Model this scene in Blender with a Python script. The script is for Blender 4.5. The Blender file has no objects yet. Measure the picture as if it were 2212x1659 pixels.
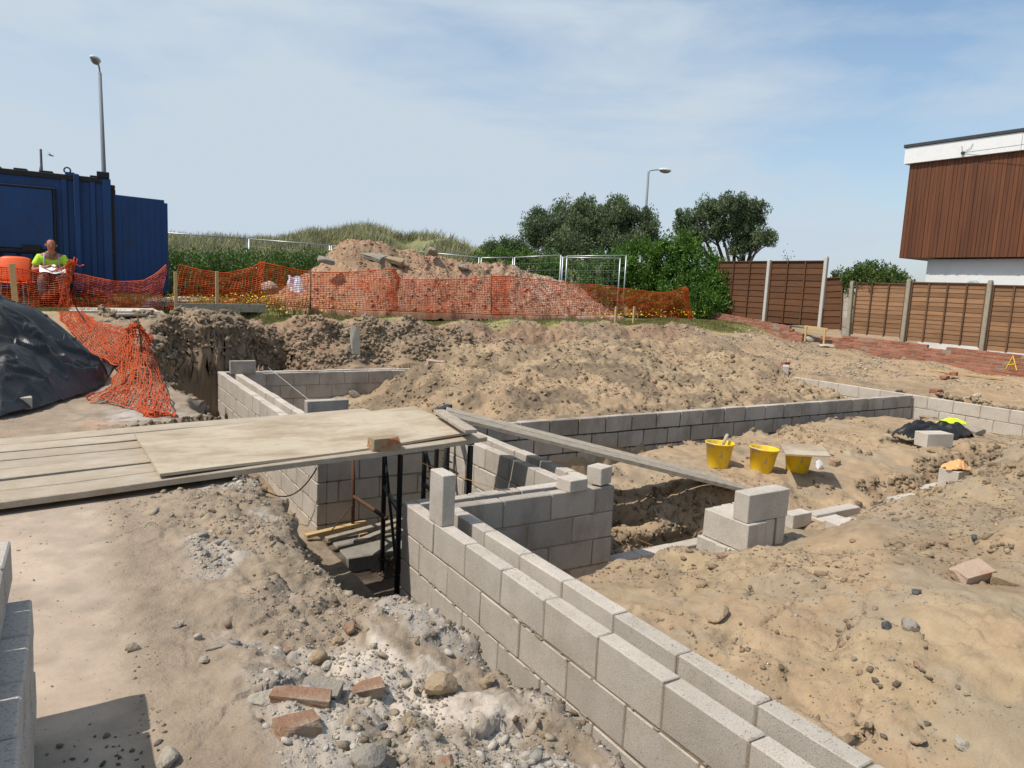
import bpy, bmesh, math, random
import numpy as np
from mathutils import Vector, Matrix, Euler
random.seed(7); RNG = np.random.default_rng(7)
sc = bpy.context.scene; col = sc.collection
PI = math.pi
# ---------------------------------------------------------------- camera
FPX = 1555.64; CX = 1106.0; CY = 829.5; HC = 1.631      # reference frame 2212 x 1659
YAW, PIT, ROL = .558925, .133902, .047708
def _cam():
    cy, sy = math.cos(YAW), math.sin(YAW); cp, sp = math.cos(PIT), math.sin(PIT)
    F = np.array([sy*cp, cy*cp, -sp]); Rt = np.array([cy, -sy, 0]); U = np.cross(Rt, F)
    c, s = math.cos(ROL), math.sin(ROL)
    return np.stack([Rt*c+U*s, -Rt*s+U*c, -F], 1)
RC = _cam()
cam = bpy.data.cameras.new('camera'); cam.sensor_width = 36; cam.lens = 36*FPX/2212
cam.clip_start = .05; cam.clip_end = 8000
co = bpy.data.objects.new('camera', cam); col.objects.link(co); sc.camera = co
M4 = Matrix.Identity(4)
for i in range(3):
    for j in range(3): M4[i][j] = float(RC[i, j])
M4[2][3] = HC; co.matrix_world = M4
# surveying helpers: a sight line and a known plane give a point of the place
def ray(x, y): return RC @ np.array([(x-CX)/FPX, -(y-CY)/FPX, -1.0])
def U(x, y, z=0.):
    d = ray(x, y); t = (z-HC)/d[2]; return (float(d[0]*t), float(d[1]*t), float(z))
def PX(x, y, X): d = ray(x, y); t = X/d[0]; return (float(d[0]*t), float(d[1]*t), float(d[2]*t+HC))
def PY(x, y, Y): d = ray(x, y); t = Y/d[1]; return (float(d[0]*t), float(d[1]*t), float(d[2]*t+HC))
def AT(x, y, D):
    d = ray(x, y); t = D/math.hypot(d[0], d[1]); return (float(d[0]*t), float(d[1]*t), float(d[2]*t+HC))
# ---------------------------------------------------------------- world and sun
SUNV = Vector((-.62, .07, 1.0)).normalized()
elev = math.asin(SUNV.z)
w = bpy.data.worlds.new('World'); sc.world = w; w.use_nodes = True
nt = w.node_tree; N = nt.nodes; L = nt.links
bg = N['Background']; sky = N.new('ShaderNodeTexSky'); sky.sky_type = 'NISHITA'; sky.sun_disc = False
sky.sun_elevation = elev; sky.sun_rotation = math.atan2(SUNV.x, SUNV.y)
sky.altitude = 0; sky.air_density = 1.0; sky.dust_density = 1.6; sky.ozone_density = 1.6
tc = N.new('ShaderNodeTexCoord')
mp = N.new('ShaderNodeMapping'); mp.inputs['Scale'].default_value = (1.0, 1.2, 4.2); mp.inputs['Rotation'].default_value = (.12, .10, .5)
L.new(tc.outputs['Generated'], mp.inputs[0])
n1 = N.new('ShaderNodeTexNoise'); n1.inputs['Scale'].default_value = 1.9; n1.inputs['Detail'].default_value = 9; n1.inputs['Roughness'].default_value = .56; n1.inputs['Distortion'].default_value = .35
L.new(mp.outputs[0], n1.inputs['Vector'])
r1 = N.new('ShaderNodeMapRange'); r1.inputs[1].default_value = .42; r1.inputs[2].default_value = .66; r1.inputs[3].default_value = .0; r1.inputs[4].default_value = .85
L.new(n1.outputs[0], r1.inputs[0])
# thin high cloud is denser towards the sun side and the horizon
dt = N.new('ShaderNodeVectorMath'); dt.operation = 'DOT_PRODUCT'; dt.inputs[1].default_value = (-.80, .60, -.35)
L.new(tc.outputs['Generated'], dt.inputs[0])
r2 = N.new('ShaderNodeMapRange'); r2.inputs[1].default_value = -.75; r2.inputs[2].default_value = .75; r2.inputs[3].default_value = -.15; r2.inputs[4].default_value = .66
L.new(dt.outputs['Value'], r2.inputs[0])
ad = N.new('ShaderNodeMath'); ad.operation = 'ADD'; ad.use_clamp = True
sp = N.new('ShaderNodeSeparateXYZ'); L.new(tc.outputs['Generated'], sp.inputs[0])
r3 = N.new('ShaderNodeMapRange'); r3.inputs[1].default_value = .0; r3.inputs[2].default_value = .42; r3.inputs[3].default_value = .45; r3.inputs[4].default_value = 0; L.new(sp.outputs[2], r3.inputs[0])
a2 = N.new('ShaderNodeMath'); a2.operation = 'ADD'; L.new(r2.outputs[0], a2.inputs[0]); L.new(r3.outputs[0], a2.inputs[1])
L.new(r1.outputs[0], ad.inputs[0]); L.new(a2.outputs[0], ad.inputs[1])
mx = N.new('ShaderNodeMixRGB'); mx.inputs[2].default_value = (5.6, 6.5, 7.4, 1)
hs = N.new('ShaderNodeHueSaturation'); hs.inputs['Hue'].default_value = .493; hs.inputs['Saturation'].default_value = 1.05; hs.inputs['Value'].default_value = 1.6
L.new(sky.outputs[0], hs.inputs['Color'])
L.new(ad.outputs[0], mx.inputs[0]); L.new(hs.outputs[0], mx.inputs[1]); L.new(mx.outputs[0], bg.inputs['Color'])
bg.inputs['Strength'].default_value = .103
sl = bpy.data.lights.new('sun', 'SUN'); sl.energy = 4.5; sl.angle = math.radians(.53); sl.color = (1, .94, .87)
so = bpy.data.objects.new('sun', sl); col.objects.link(so); so.rotation_euler = SUNV.to_track_quat('Z', 'Y').to_euler(); so.location = (-6, 2, 12)
sc.view_settings.view_transform = 'Standard'; sc.view_settings.look = 'None'; sc.view_settings.exposure = 0.0
sc.view_settings.gamma = 1; sc.view_settings.use_curve_mapping = False
# ---------------------------------------------------------------- helpers
def tag(o, label=None, cat=None, group=None, kind=None):
    if label: o['label'] = label
    if cat: o['category'] = cat
    if group: o['group'] = group
    if kind: o['kind'] = kind
    return o
def empty(name, loc=(0, 0, 0), rz=0, label=None, cat=None, group=None):
    o = bpy.data.objects.new(name, None); o.location = loc; o.rotation_euler = (0, 0, rz); o.empty_display_size = .1
    col.objects.link(o); return tag(o, label, cat, group)
class MB:
    def __init__(s): s.v = []; s.f = []; s.t = []; s.n = 0
    def add(s, vs, fs, tone=.5):
        b = s.n; s.v.extend([tuple(map(float, q)) for q in vs]); s.n += len(vs)
        for q in fs: s.f.append(tuple(b+i for i in q)); s.t.append(tone)
    def box(s, lo, hi, c=.004, tone=.5, jit=0., M=None):
        lo = np.array(lo, float); hi = np.array(hi, float); ctr = (lo+hi)/2; h = (hi-lo)/2
        c = min(c, h.min()*.9)
        vs = []; idx = {}
        for sx in (-1, 1):
            for sy in (-1, 1):
                for sz in (-1, 1):
                    S = np.array([sx, sy, sz])
                    j = RNG.normal(0, jit, 3) if jit else 0
                    for a in range(3):
                        q = S*h; q = q-S*c; q[a] = S[a]*h[a]
                        idx[(sx, sy, sz, a)] = len(vs); vs.append(ctr+q+j)
        fs = []
        for a in range(3):
            b, d = (a+1) % 3, (a+2) % 3
            for sg in (-1, 1):
                k = []
                for (p, q) in ((-1, -1), (1, -1), (1, 1), (-1, 1)):
                    S = [0, 0, 0]; S[a] = sg; S[b] = p; S[d] = q; k.append(idx[(S[0], S[1], S[2], a)])
                fs.append(k if sg > 0 else k[::-1])
        for a in range(3):          # edge chamfers along axis a
            b, d = (a+1) % 3, (a+2) % 3
            for p in (-1, 1):
                for q in (-1, 1):
                    S0 = [0, 0, 0]; S0[b] = p; S0[d] = q; S1 = list(S0); S0[a] = -1; S1[a] = 1
                    k = [idx[(*S0, b)], idx[(*S1, b)], idx[(*S1, d)], idx[(*S0, d)]]
                    fs.append(k if p*q > 0 else k[::-1])
        for sx in (-1, 1):
            for sy in (-1, 1):
                for sz in (-1, 1):
                    k = [idx[(sx, sy, sz, a)] for a in range(3)]
                    fs.append(k if sx*sy*sz > 0 else k[::-1])
        if M is not None: vs = [tuple(M @ Vector(q)) for q in vs]
        s.add(vs, fs, tone)
    def obox(s, p0, p1, wd, th, c=.003, tone=.5, up=(0, 0, 1), jit=0.):
        """bar from p0 to p1, width wd sideways, thickness th along up"""
        p0 = Vector(p0); p1 = Vector(p1); x = (p1-p0); ln = x.length; x.normalize(); u = Vector(up)
        y = u.cross(x)
        if y.length < 1e-4: y = Vector((1, 0, 0)).cross(x)
        y.normalize(); z = x.cross(y)
        M = Matrix(((x.x, y.x, z.x, p0.x), (x.y, y.y, z.y, p0.y), (x.z, y.z, z.z, p0.z), (0, 0, 0, 1)))
        s.box((0, -wd/2, -th/2), (ln, wd/2, th/2), c, tone, jit, M)
    def tube(s, pts, rad, seg=8, tone=.5, cap=True):
        pts = [Vector(p) for p in pts]; n = len(pts)
        if not hasattr(rad, '__len__'): rad = [rad]*n
        vs = []; u = None
        for i, p in enumerate(pts):
            d = (pts[min(i+1, n-1)]-pts[max(i-1, 0)]).normalized()
            if u is None:
                u = d.cross(Vector((0, 0, 1)))
                if u.length < .01: u = d.cross(Vector((1, 0, 0)))
            u = (u-d*u.dot(d)).normalized(); vv = d.cross(u)
            for k in range(seg):
                a = 2*PI*k/seg; vs.append(p+(u*math.cos(a)+vv*math.sin(a))*rad[i])
        fs = [(i*seg+k, i*seg+(k+1) % seg, (i+1)*seg+(k+1) % seg, (i+1)*seg+k) for i in range(n-1) for k in range(seg)]
        if cap: fs += [tuple(range(seg))[::-1], tuple((n-1)*seg+k for k in range(seg))]
        s.add(vs, fs, tone)
    def lathe(s, prof, seg=28, ctr=(0, 0, 0), tone=.5, closed=False):
        vs = [(ctr[0]+r*math.cos(2*PI*k/seg), ctr[1]+r*math.sin(2*PI*k/seg), ctr[2]+z) for r, z in prof for k in range(seg)]
        fs = [(i*seg+k, i*seg+(k+1) % seg, (i+1)*seg+(k+1) % seg, (i+1)*seg+k) for i in range(len(prof)-1) for k in range(seg)]
        s.add(vs, fs, tone)
    def grid(s, fn, nu, nv, tone=.5, thick=0.):
        vs = [fn(i/nu, j/nv) for j in range(nv+1) for i in range(nu+1)]
        fs = [(j*(nu+1)+i, j*(nu+1)+i+1, (j+1)*(nu+1)+i+1, (j+1)*(nu+1)+i) for j in range(nv) for i in range(nu)]
        s.add(vs, fs, tone)
    def build(s, name, mat, parent=None, smooth=False, loc=None):
        me = bpy.data.meshes.new(name); me.from_pydata(s.v, [], s.f); me.materials.append(mat)
        at = me.attributes.new('tone', 'FLOAT', 'FACE'); at.data.foreach_set('value', np.array(s.t, dtype=np.float32))
        if smooth: me.polygons.foreach_set('use_smooth', [True]*len(me.polygons))
        o = bpy.data.objects.new(name, me); col.objects.link(o)
        if parent: o.parent = parent
        if loc is not None: o.location = loc
        return o
def centred(mb, name, mat, base, **k):
    """build with the origin at base"""
    b = np.array(base); mb.v = [tuple(np.array(q)-b) for q in mb.v]
    return mb.build(name, mat, loc=tuple(base), **k)
def arr_mesh(name, V, F, mat, smooth=False, parent=None, tone=None):
    me = bpy.data.meshes.new(name); V = np.asarray(V, np.float32); F = np.asarray(F, np.int32)
    k = F.shape[1]
    me.vertices.add(len(V)); me.vertices.foreach_set('co', V.ravel())
    me.loops.add(F.size); me.loops.foreach_set('vertex_index', F.ravel())
    me.polygons.add(len(F)); me.polygons.foreach_set('loop_start', np.arange(0, F.size, k, dtype=np.int32))
    try: me.polygons.foreach_set('loop_total', np.full(len(F), k, np.int32))
    except Exception: pass
    me.materials.append(mat)
    if tone is not None:
        at = me.attributes.new('tone', 'FLOAT', 'FACE'); at.data.foreach_set('value', np.asarray(tone, np.float32))
    me.update(calc_edges=True); me.validate()
    if smooth: me.polygons.foreach_set('use_smooth', np.ones(len(me.polygons), bool))
    o = bpy.data.objects.new(name, me); col.objects.link(o)
    if parent: o.parent = parent
    return o
# numpy noise
def _h(ix, iy, s):
    n = (ix.astype(np.int64)*374761393+iy.astype(np.int64)*668265263+s*974634777) & 0xffffffff
    n = ((n ^ (n >> 13))*1274126177) & 0xffffffff; n = ((n ^ (n >> 16))*2246822519) & 0xffffffff
    return ((n ^ (n >> 15)) & 0xffffff)/float(0xffffff)
def vn(x, y, s=0):
    ix = np.floor(x); iy = np.floor(y); fx = x-ix; fy = y-iy; fx = fx*fx*fx*(fx*(fx*6-15)+10); fy = fy*fy*fy*(fy*(fy*6-15)+10)
    a = _h(ix, iy, s); b = _h(ix+1, iy, s); c = _h(ix, iy+1, s); d = _h(ix+1, iy+1, s)
    return (a+(b-a)*fx)*(1-fy)+(c+(d-c)*fx)*fy
def fbm(x, y, sc_, oc=5, s=0, g=.5):
    x = np.asarray(x, float)/sc_; y = np.asarray(y, float)/sc_; r = 0; a = 1; t = 0
    for o in range(oc):
        r = r+a*(vn(x, y, s+o*17)-.5); t += a; a *= g
        x, y = (x*.8-y*.6)*2.03+3.1, (x*.6+y*.8)*2.03+1.7
    return r/t*2
def worley(x, y, sc_, s=0):
    x = np.asarray(x, float)/sc_; y = np.asarray(y, float)/sc_; ix = np.floor(x); iy = np.floor(y)
    best = np.full(x.shape, 9.); sec = np.full(x.shape, 9.); hid = np.zeros(x.shape)
    for dx in (-1, 0, 1):
        for dy in (-1, 0, 1):
            cx_ = ix+dx; cy_ = iy+dy
            d = np.hypot(cx_+_h(cx_, cy_, s)-x, cy_+_h(cx_, cy_, s+5)-y)
            m = d < best; sec = np.where(m, best, np.minimum(sec, d)); hid = np.where(m, _h(cx_, cy_, s+9), hid); best = np.minimum(best, d)
    return best, sec, hid
def sst(a, b, x): t = np.clip((x-a)/(b-a), 0, 1); return t*t*(3-2*t)
# ---------------------------------------------------------------- materials
def mat(name, base, rough=.8, noise=None, bump=0, bscale=60, spec=.3, tone=.0, metal=0., attr=None, stain=None, alpha=None, coord='Object', bdet=8):
    """procedural: base colour broken up by noise=[(scale, colour, amount)...], fine bump, per-face tone"""
    m = bpy.data.materials.new(name); m.use_nodes = True; n = m.node_tree.nodes; l = m.node_tree.links
    b = n['Principled BSDF']; b.inputs['Roughness'].default_value = rough; b.inputs['Specular IOR Level'].default_value = spec
    b.inputs['Metallic'].default_value = metal
    t = n.new('ShaderNodeTexCoord'); cur = None
    if attr:
        a = n.new('ShaderNodeAttribute'); a.attribute_name = attr; cur = a.outputs['Color']
    else:
        c = n.new('ShaderNodeRGB'); c.outputs[0].default_value = (*base, 1); cur = c.outputs[0]
    for k, (s_, c_, am, lo, hi, sc3) in enumerate(noise or []):
        mpn = n.new('ShaderNodeMapping'); mpn.inputs['Scale'].default_value = sc3; l.new(t.outputs[coord], mpn.inputs[0])
        mpn.inputs['Location'].default_value = (k*3.7, k*1.3, k*2.1)
        nn = n.new('ShaderNodeTexNoise'); nn.inputs['Scale'].default_value = s_; nn.inputs['Detail'].default_value = 6; nn.inputs['Roughness'].default_value = .6
        l.new(mpn.outputs[0], nn.inputs['Vector'])
        r = n.new('ShaderNodeMapRange'); r.inputs[1].default_value = lo; r.inputs[2].default_value = hi; r.inputs[3].default_value = 0; r.inputs[4].default_value = am
        l.new(nn.outputs[0], r.inputs[0])
        x = n.new('ShaderNodeMixRGB'); l.new(r.outputs[0], x.inputs[0]); l.new(cur, x.inputs[1]); x.inputs[2].default_value = (*c_, 1); cur = x.outputs[0]
    if tone:
        a = n.new('ShaderNodeAttribute'); a.attribute_name = 'tone'
        r = n.new('ShaderNodeMapRange'); r.inputs[3].default_value = 1-tone; r.inputs[4].default_value = 1+tone; l.new(a.outputs['Fac'], r.inputs[0])
        x = n.new('ShaderNodeVectorMath'); x.operation = 'SCALE'; l.new(cur, x.inputs[0]); l.new(r.outputs[0], x.inputs['Scale']); cur = x.outputs[0]
    l.new(cur, b.inputs['Base Color'])
    if bump:
        nn = n.new('ShaderNodeTexNoise'); nn.inputs['Scale'].default_value = bscale; nn.inputs['Detail'].default_value = bdet; nn.inputs['Roughness'].default_value = .65
        l.new(t.outputs[coord], nn.inputs['Vector'])
        bp = n.new('ShaderNodeBump'); bp.inputs['Strength'].default_value = min(1, bump); bp.inputs['Distance'].default_value = .01*max(1, bump); l.new(nn.outputs[0], bp.inputs['Height']); l.new(bp.outputs[0], b.inputs['Normal'])
    return m
O3 = (1, 1, 1)
MT = {}
MT['block'] = mat('concrete_block', (.575, .515, .44), .95, [(1.6, (.45, .375, .285), .5, .48, .72, O3), (5, (.38, .335, .26), .5, .42, .7, O3), (150, (.22, .19, .15), .7, .54, .64, O3), (110, (.66, .61, .53), .6, .58, .68, O3), (14, (.55, .50, .42), .5, .5, .7, O3)], .7, 330, .15, .12)
MT['block_top'] = MT['block']
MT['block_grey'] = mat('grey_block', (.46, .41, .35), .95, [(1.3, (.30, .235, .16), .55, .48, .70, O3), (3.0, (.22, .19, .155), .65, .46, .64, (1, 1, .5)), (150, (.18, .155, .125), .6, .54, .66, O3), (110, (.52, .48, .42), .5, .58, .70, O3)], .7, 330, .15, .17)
MT['mortar'] = mat('mortar', (.33, .265, .19), .95, [(25, (.2, .16, .115), .6, .45, .7, O3)], 1.0, 120, .2)
MT['mortar_dark'] = mat('dark_mortar', (.075, .062, .05), .95, [(25, (.13, .11, .09), .6, .45, .7, O3)], 1.0, 120, .2)
MT['ground'] = mat('ground', (1, 1, 1), .96, [(55, (.26, .20, .13), .32, .50, .78, O3), (210, (.13, .10, .07), .40, .58, .74, O3), (160, (.62, .54, .42), .30, .63, .76, O3)], 1.0, 60, .15, attr='Col', bdet=6)
MT['slab'] = mat('concrete_slab', (.28, .26, .22), .93, [(9, (.16, .14, .11), .5, .45, .7, O3)], 1, 60, .2)
MT['board'] = mat('scaffold_board', (.42, .345, .25), .85, [(3, (.28, .21, .14), .6, .40, .75, (.6, 14, 4)), (40, (.58, .52, .43), .55, .52, .72, (.25, 4, 1)), (6, (.52, .46, .37), .5, .45, .7, O3)], .8, 90, .2, .13)
MT['ply'] = mat('plywood', (.46, .385, .28), .88, [(1.7, (.30, .225, .145), .85, .42, .62, (.8, 1.5, 1)), (14, (.30, .25, .19), .6, .55, .70, O3), (7, (.56, .49, .38), .5, .5, .75, (.7, 1.6, 1)), (60, (.24, .19, .13), .5, .64, .72, (.4, 1.5, 1))], .4, 120, .2, .08)
MT['old_board'] = mat('weathered_board', (.36, .31, .24), .9, [(8, (.15, .12, .09), .6, .45, .7, (2, 2, 2)), (50, (.42, .38, .31), .5, .55, .7, O3)], .8, 90, .2, .15)

_g = MT['ground'].node_tree; _bp = [n for n in _g.nodes if n.type == 'BUMP'][0]; _at = [n for n in _g.nodes if n.type == 'ATTRIBUTE'][0]; _g.links.new(_at.outputs['Alpha'], _bp.inputs['Strength'])
# ---------------------------------------------------------------- ground
def idw(x, y, P, p=3.2, eps=.06):
    P = np.array(P, float); num = np.zeros(x.shape); den = np.zeros(x.shape)
    for a, b, z in P:
        w_ = 1/((x-a)**2+(y-b)**2+eps)**(p/2); num += w_*z; den += w_
    return num/den
def sdpoly(x, y, P):
    P = np.array(P, float); n = len(P); d = np.full(x.shape, 1e9); ins = np.zeros(x.shape, bool)
    for i in range(n):
        a = P[i]; b = P[(i+1) % n]; e = b-a; wx = x-a[0]; wy = y-a[1]
        t = np.clip((wx*e[0]+wy*e[1])/(e@e), 0, 1); d = np.minimum(d, np.hypot(wx-e[0]*t, wy-e[1]*t))
        c = ((a[1] <= y) & (b[1] > y)) | ((b[1] <= y) & (a[1] > y))
        with np.errstate(divide='ignore', invalid='ignore'): xi = a[0]+(y-a[1])/(e[1] if e[1] else 1e-9)*e[0]
        ins ^= c & (x < xi)
    return np.where(ins, -d, d)
OUT = [(4.2, 12.75, -.08), (5, 12.75, -.05), (6, 12.75, 0), (7, 12.8, .05), (8, 12.8, .12), (9.2, 12.8, .2), (10.5, 12.8, .25), (11.8, 12.8, .3), (4.3, 13.2, .35), (6, 13.3, .42), (8, 13.4, .5), (10, 13.4, .55), (4.2, 13.9, .87), (5.2, 14, .88), (7.5, 14, .86), (10.3, 14.2, .86), (0, 0, .35), (.3, 2, .35), (-2, 3, .35), (-5, 0, .35), (0, 4, .35), (.5, 5, .35), (.9, 4.4, .36), (.95, 3.4, .36), (1.05, 2.6, .3), (1.25, 1.9, .18), (1.3, 0, .15), (0, 6, .35), (.9, 6.7, .36), (0, 8, .38), (.85, 8, .42),
       (.8, 9, .52), (0, 10, .5), (-2, 9, .5), (-2, 6.5, .4), (.85, 9.8, .66), (.95, 11, .74), (1, 12.3, .8), (0, 12, .72), (-2, 13, .8), (0, 14, .88), (2, 13.5, .88), (6, 14.2, .89), (9, 14.3, .88), (-3, 18, .9), (5, 18, .9), (12, 18, .9), (20, 22, .9),
       (2, 26, .9), (14, 26, .9), (0, 40, .9), (20, 40, .9), (50, 60, .9), (60, 20, .9), (40, 5, .5), (11.5, 14.3, .88), (14, 14.3, .86), (16, 16, .88), (17.7, 15.8, .86), (17.7, 12.3, .42), (17.7, 9.5, .3), (17.7, 7.5, .2), (17.7, 4, .12),
       (13.7, 3, -.02), (13.7, 5.5, 0), (13.7, 8, .02), (13.7, 10, .06), (13.9, 11.3, .25), (14, 12.8, .6), (12.6, 13.1, .42), (12.8, 13.9, .82), (15.5, 5, .08), (15.5, 8, .12), (15.5, 11, .22), (15.6, 13.4, .62), (30, 0, .1), (10, -6, .1)]
RB = [(3.0, 7.9, -.75), (3.0, 9.5, -.85), (3.1, 12, -.8), (4.1, 9.2, -.5), (4.6, 12.0, -.45), (4.2, 10.5, -.5), (4.9, 9.4, -.1), (5.3, 11, .12), (5.5, 12.3, .02), (6.6, 12.2, .33), (7.2, 11.7, .5), (6.2, 10.2, .28), (7.4, 10, .42), (8.3, 11.3, .45), (8.3, 10, .36),
      (9.5, 11.8, .5), (11, 12, .52), (12.4, 12.2, .5), (10.5, 10.2, .36), (12.1, 10.3, .42), (11.8, 9.5, .3), (12.9, 10.6, .1), (12.7, 9.2, -.3), (12.6, 8.2, -.5), (11.4, 8.4, -.02), (10.7, 7.6, -.12), (9.4, 7.5, -.04), (8, 7.5, .02), (6.5, 7.5, .0), (5.2, 7.5, -.04),
      (4.6, 7.6, -.12), (4.5, 8.6, -.16), (5.6, 8.6, .1), (7, 8.8, .2), (9, 8.9, .22), (10.6, 9, .2), (3.9, 7.7, -.6)]
RCN = [(2.6, 3.0, -.12), (2.55, 2.2, -.1), (2.5, 1.2, -.08), (2.5, 0, -.05), (3.0, 3.2, -.17), (3.5, 3.45, -.2), (3.0, 2.2, -.04), (3.0, 1.2, .04), (3.7, 1.6, .16), (4.2, 2.3, .14), (4.0, 2.9, -.05), (4.8, 1.2, .26), (5.5, 2.0, .25), (6.0, 3.0, .08), (5.2, 2.9, -.02), (4.5, 3.3, -.22),
       (4.3, 3.8, -.42), (4.9, 3.35, -.22), (6.8, 3.1, .14), (7.8, 3.1, .24), (9, 3.2, .3), (9, 1, .4), (6, 0, .35), (3.4, -1, .2), (11, 3.4, .2), (13, 2.6, .12), (5.2, 4.0, -.42), (6.0, 3.9, -.38), (6.6, 3.8, -.3), (7.4, 3.85, -.3),
       (4.7, 5.35, -.33), (5.2, 5.5, -.27), (5.9, 4.9, -.24), (5.7, 5.5, -.2), (6.3, 5.2, -.2), (6.7, 4.75, -.22), (6.3, 5.7, -.22), (8, 5.6, -.2), (8, 4.9, -.23), (9.4, 4.8, -.2), (9.7, 6.0, -.2), (11, 5.5, -.18), (11.6, 6.3, -.2), (12.9, 5.6, -.46), (12.9, 4.2, -.34), (12.95, 3.0, -.3), (12.3, 6.2, -.32), (12.2, 4.8, -.24), (11.5, 4.6, -.2), (7.3, 4.75, -.25), (8.4, 4.6, -.28)]
T_OUT = [(1.35, 12.95), (1.05, 11), (.86, 9.6), (.84, 8.8), (.98, 7.8), (1.06, 6.7), (.96, 5.8), (.88, 4.9), (.88, 4.3), (.93, 3.5), (1.04, 2.8), (1.30, 2.1), (1.5, 1.5), (1.5, -2), (2.6, -2), (2.6, 4.6), (4.2, 4.6), (4.2, 7.3), (2.9, 7.3), (2.9, 12.6), (3.7, 12.6), (3.75, 12.95), (3.5, 13.5), (3.0, 13.55), (2.6, 13.05), (1.9, 12.95)]
T_PIT = [(2.4, 3.55), (3.0, 3.6), (3.5, 3.6), (3.92, 3.68), (4.12, 3.84), (4.9, 4.0), (5.6, 4.22), (5.8, 4.45), (5.5, 4.72), (5.15, 5.0), (4.7, 5.2), (4.1, 5.3), (3.9, 5.6), (3.9, 7.3), (3.0, 5.0), (2.4, 4.7)]
T_W4 = [(3.8, 5.9), (4.6, 5.75), (5.6, 6.1), (6.4, 6.35), (8, 6.5), (9.7, 6.68), (11.5, 6.85), (12.9, 6.95), (13.0, 6.6), (13.4, 6.6), (13.4, 7.4), (3.8, 7.4)]
T_R = [(6.3, 3.95), (7.0, 4.15), (7.3, 4.45), (8.3, 4.3), (8.8, 4.7), (9.5, 4.55), (9.9, 4.75), (10.6, 4.4), (12, 4.5), (12.2, 4.1), (10.4, 3.9), (9.4, 4.05), (8.6, 3.72), (7.6, 3.98), (6.6, 3.72)]
def lumps(x, y, s=0):
    a, b, h1 = worley(x+.1*fbm(x, y, .3, 2, 5), y+.1*fbm(x, y, .3, 2, 6), .34, s); c, d, h2 = worley(x, y, .13, s+3); e, f, h3 = worley(x, y, .055, s+7)
    return .5*(1-a)*h1*h1*2+.24*(1-c)*h2*2+.11*(1-e)*h3*2
def ground(x, y):
    """height and colour of the ground at x, y"""
    x = np.asarray(x, float); y = np.asarray(y, float); r = np.hypot(x, y)
    wx = x+.16*fbm(x, y, 1.1, 4, 1)+.09*fbm(x, y, .28, 3, 3)*sst(2, 4, r); wy = y+.16*fbm(x, y, 1.1, 4, 2)+.09*fbm(x, y, .28, 3, 4)*sst(2, 4, r)
    rec = (x > 2.16) & (x < 3.72) & (y > 4.8) & (y < 7.13)
    rB = (x > 2.3) & (x < 13.45) & (y > 7.3) & (y < 12.53)
    rCm = (x > 2.28) & (x < 13.45) & (y <= 7.3) & ~rec
    rCm &= ~((y > 4.7) & (x < 3.76))
    cav = ((x > 2.16) & (x < 2.4) & (y > 7.1) & (y < 12.5)) | ((x > 2.16) & (x < 2.40) & (y < 4.8)) | ((y > 4.6) & (y < 4.8) & (x > 2.2) & (x < 3.72)) | ((x > 3.63) & (x < 3.86) & (y > 4.6) & (y < 7.3)) | ((y > 7.12) & (y < 7.3) & (x > 2.2) & (x < 3.9)) | ((y > 12.4) & (y < 12.65) & (x > 2.2) & (x < 7))
    rB |= (x > 2.3) & (x < 13.45) & (y >= 12.5) & (y < 12.64)
    rO = ~(rec | rB | rCm)
    z = np.zeros(x.shape); rough = np.zeros(x.shape)
    # outer ground and its trench
    zo = idw(x, y, OUT); so_ = sdpoly(wx, wy, T_OUT)
    k = sst(.06, -.40, so_); fl = -1.02+.06*fbm(x, y, .5, 3, 9)+.75*sst(6.4, 9.2, y)*sst(1.9, 1.2, x)*.35
    bank = -.62*sst(12.6, 12.9, y)*sst(3.2, 4.6, x); fl = np.where(y > 12.55, np.maximum(fl, -.95-bank), fl)
    lump = lumps(x, y); f1 = fbm(x, y, .8, 6, 21); f2 = fbm(x, y, .16, 4, 22)
    conc = sst(.22+.05*fbm(x, y, .5, 3, 31), .02, x)*sst(4.75, 4.4, y)
    bermr = sst(.05, .75, x)*sst(8, 5, y)*(1-conc)
    zo = zo+(1-conc)*(1-.93*sst(13.4, 14.6, y))*(.02*f1+.012*f2+.045*bermr*(lump-.12)*1.5+.05*bermr*f1*sst(.4, 1, x)+.030*bermr*np.abs(fbm(x, y, .1, 4, 68))+.013*bermr*fbm(x, y, .05, 3, 64))+.0025*f1
    far = sst(12.7, 13.2, y)*sst(14.6, 13.7, y)*(x > .5)*(x < 14); zo = zo+far*(.13*(lump-.15)+.10*f1+.16*np.abs(fbm(x, y, .5, 5, 67))-.03)
    zo = zo+.045*sst(8, 9.6, y)*sst(13.4, 12.6, y)*sst(.2, .8, x)*(lump*1.6)*(x < 2)
    zo = zo+(x > 13.5)*(y < 14)*(.05*f1+.04*(lump-.1)*sst(-.05, .3, fbm(x, y, 1.4, 3, 44)))
    zo2 = fl+.03*f1+.03*lump
    kk = k+.25*k*(1-k)*fbm(x, y, .35, 4, 51); k0 = kk; z = np.where(rO, zo*(1-kk)+zo2*kk+.05*k*(1-k)*4*(lump-.2), z)
    # recess floor
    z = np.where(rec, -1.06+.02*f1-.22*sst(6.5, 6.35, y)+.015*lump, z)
    # rear room: spoil mound
    zb = idw(x, y, RB); am = sst(-.7, -.1, zb)
    zb = zb+am*(.26*fbm(x, y, 1.3, 6, 61)+.11*(lump-.17)+.035*f2+.10*np.abs(fbm(x, y, .5, 5, 66))+.03*np.abs(fbm(x, y, .14, 4, 65))-.03); zb = np.minimum(zb, .62+.2*sst(9, 11.5, y))
    zb = np.where(y < 7.62, np.minimum(zb, .0-(7.62-y)*1.0), zb)
    zb = np.where(y > 12.1, np.where(x > 5.5, zb, np.minimum(zb, -.1+ (x-4.4)*.2)), zb)
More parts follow.
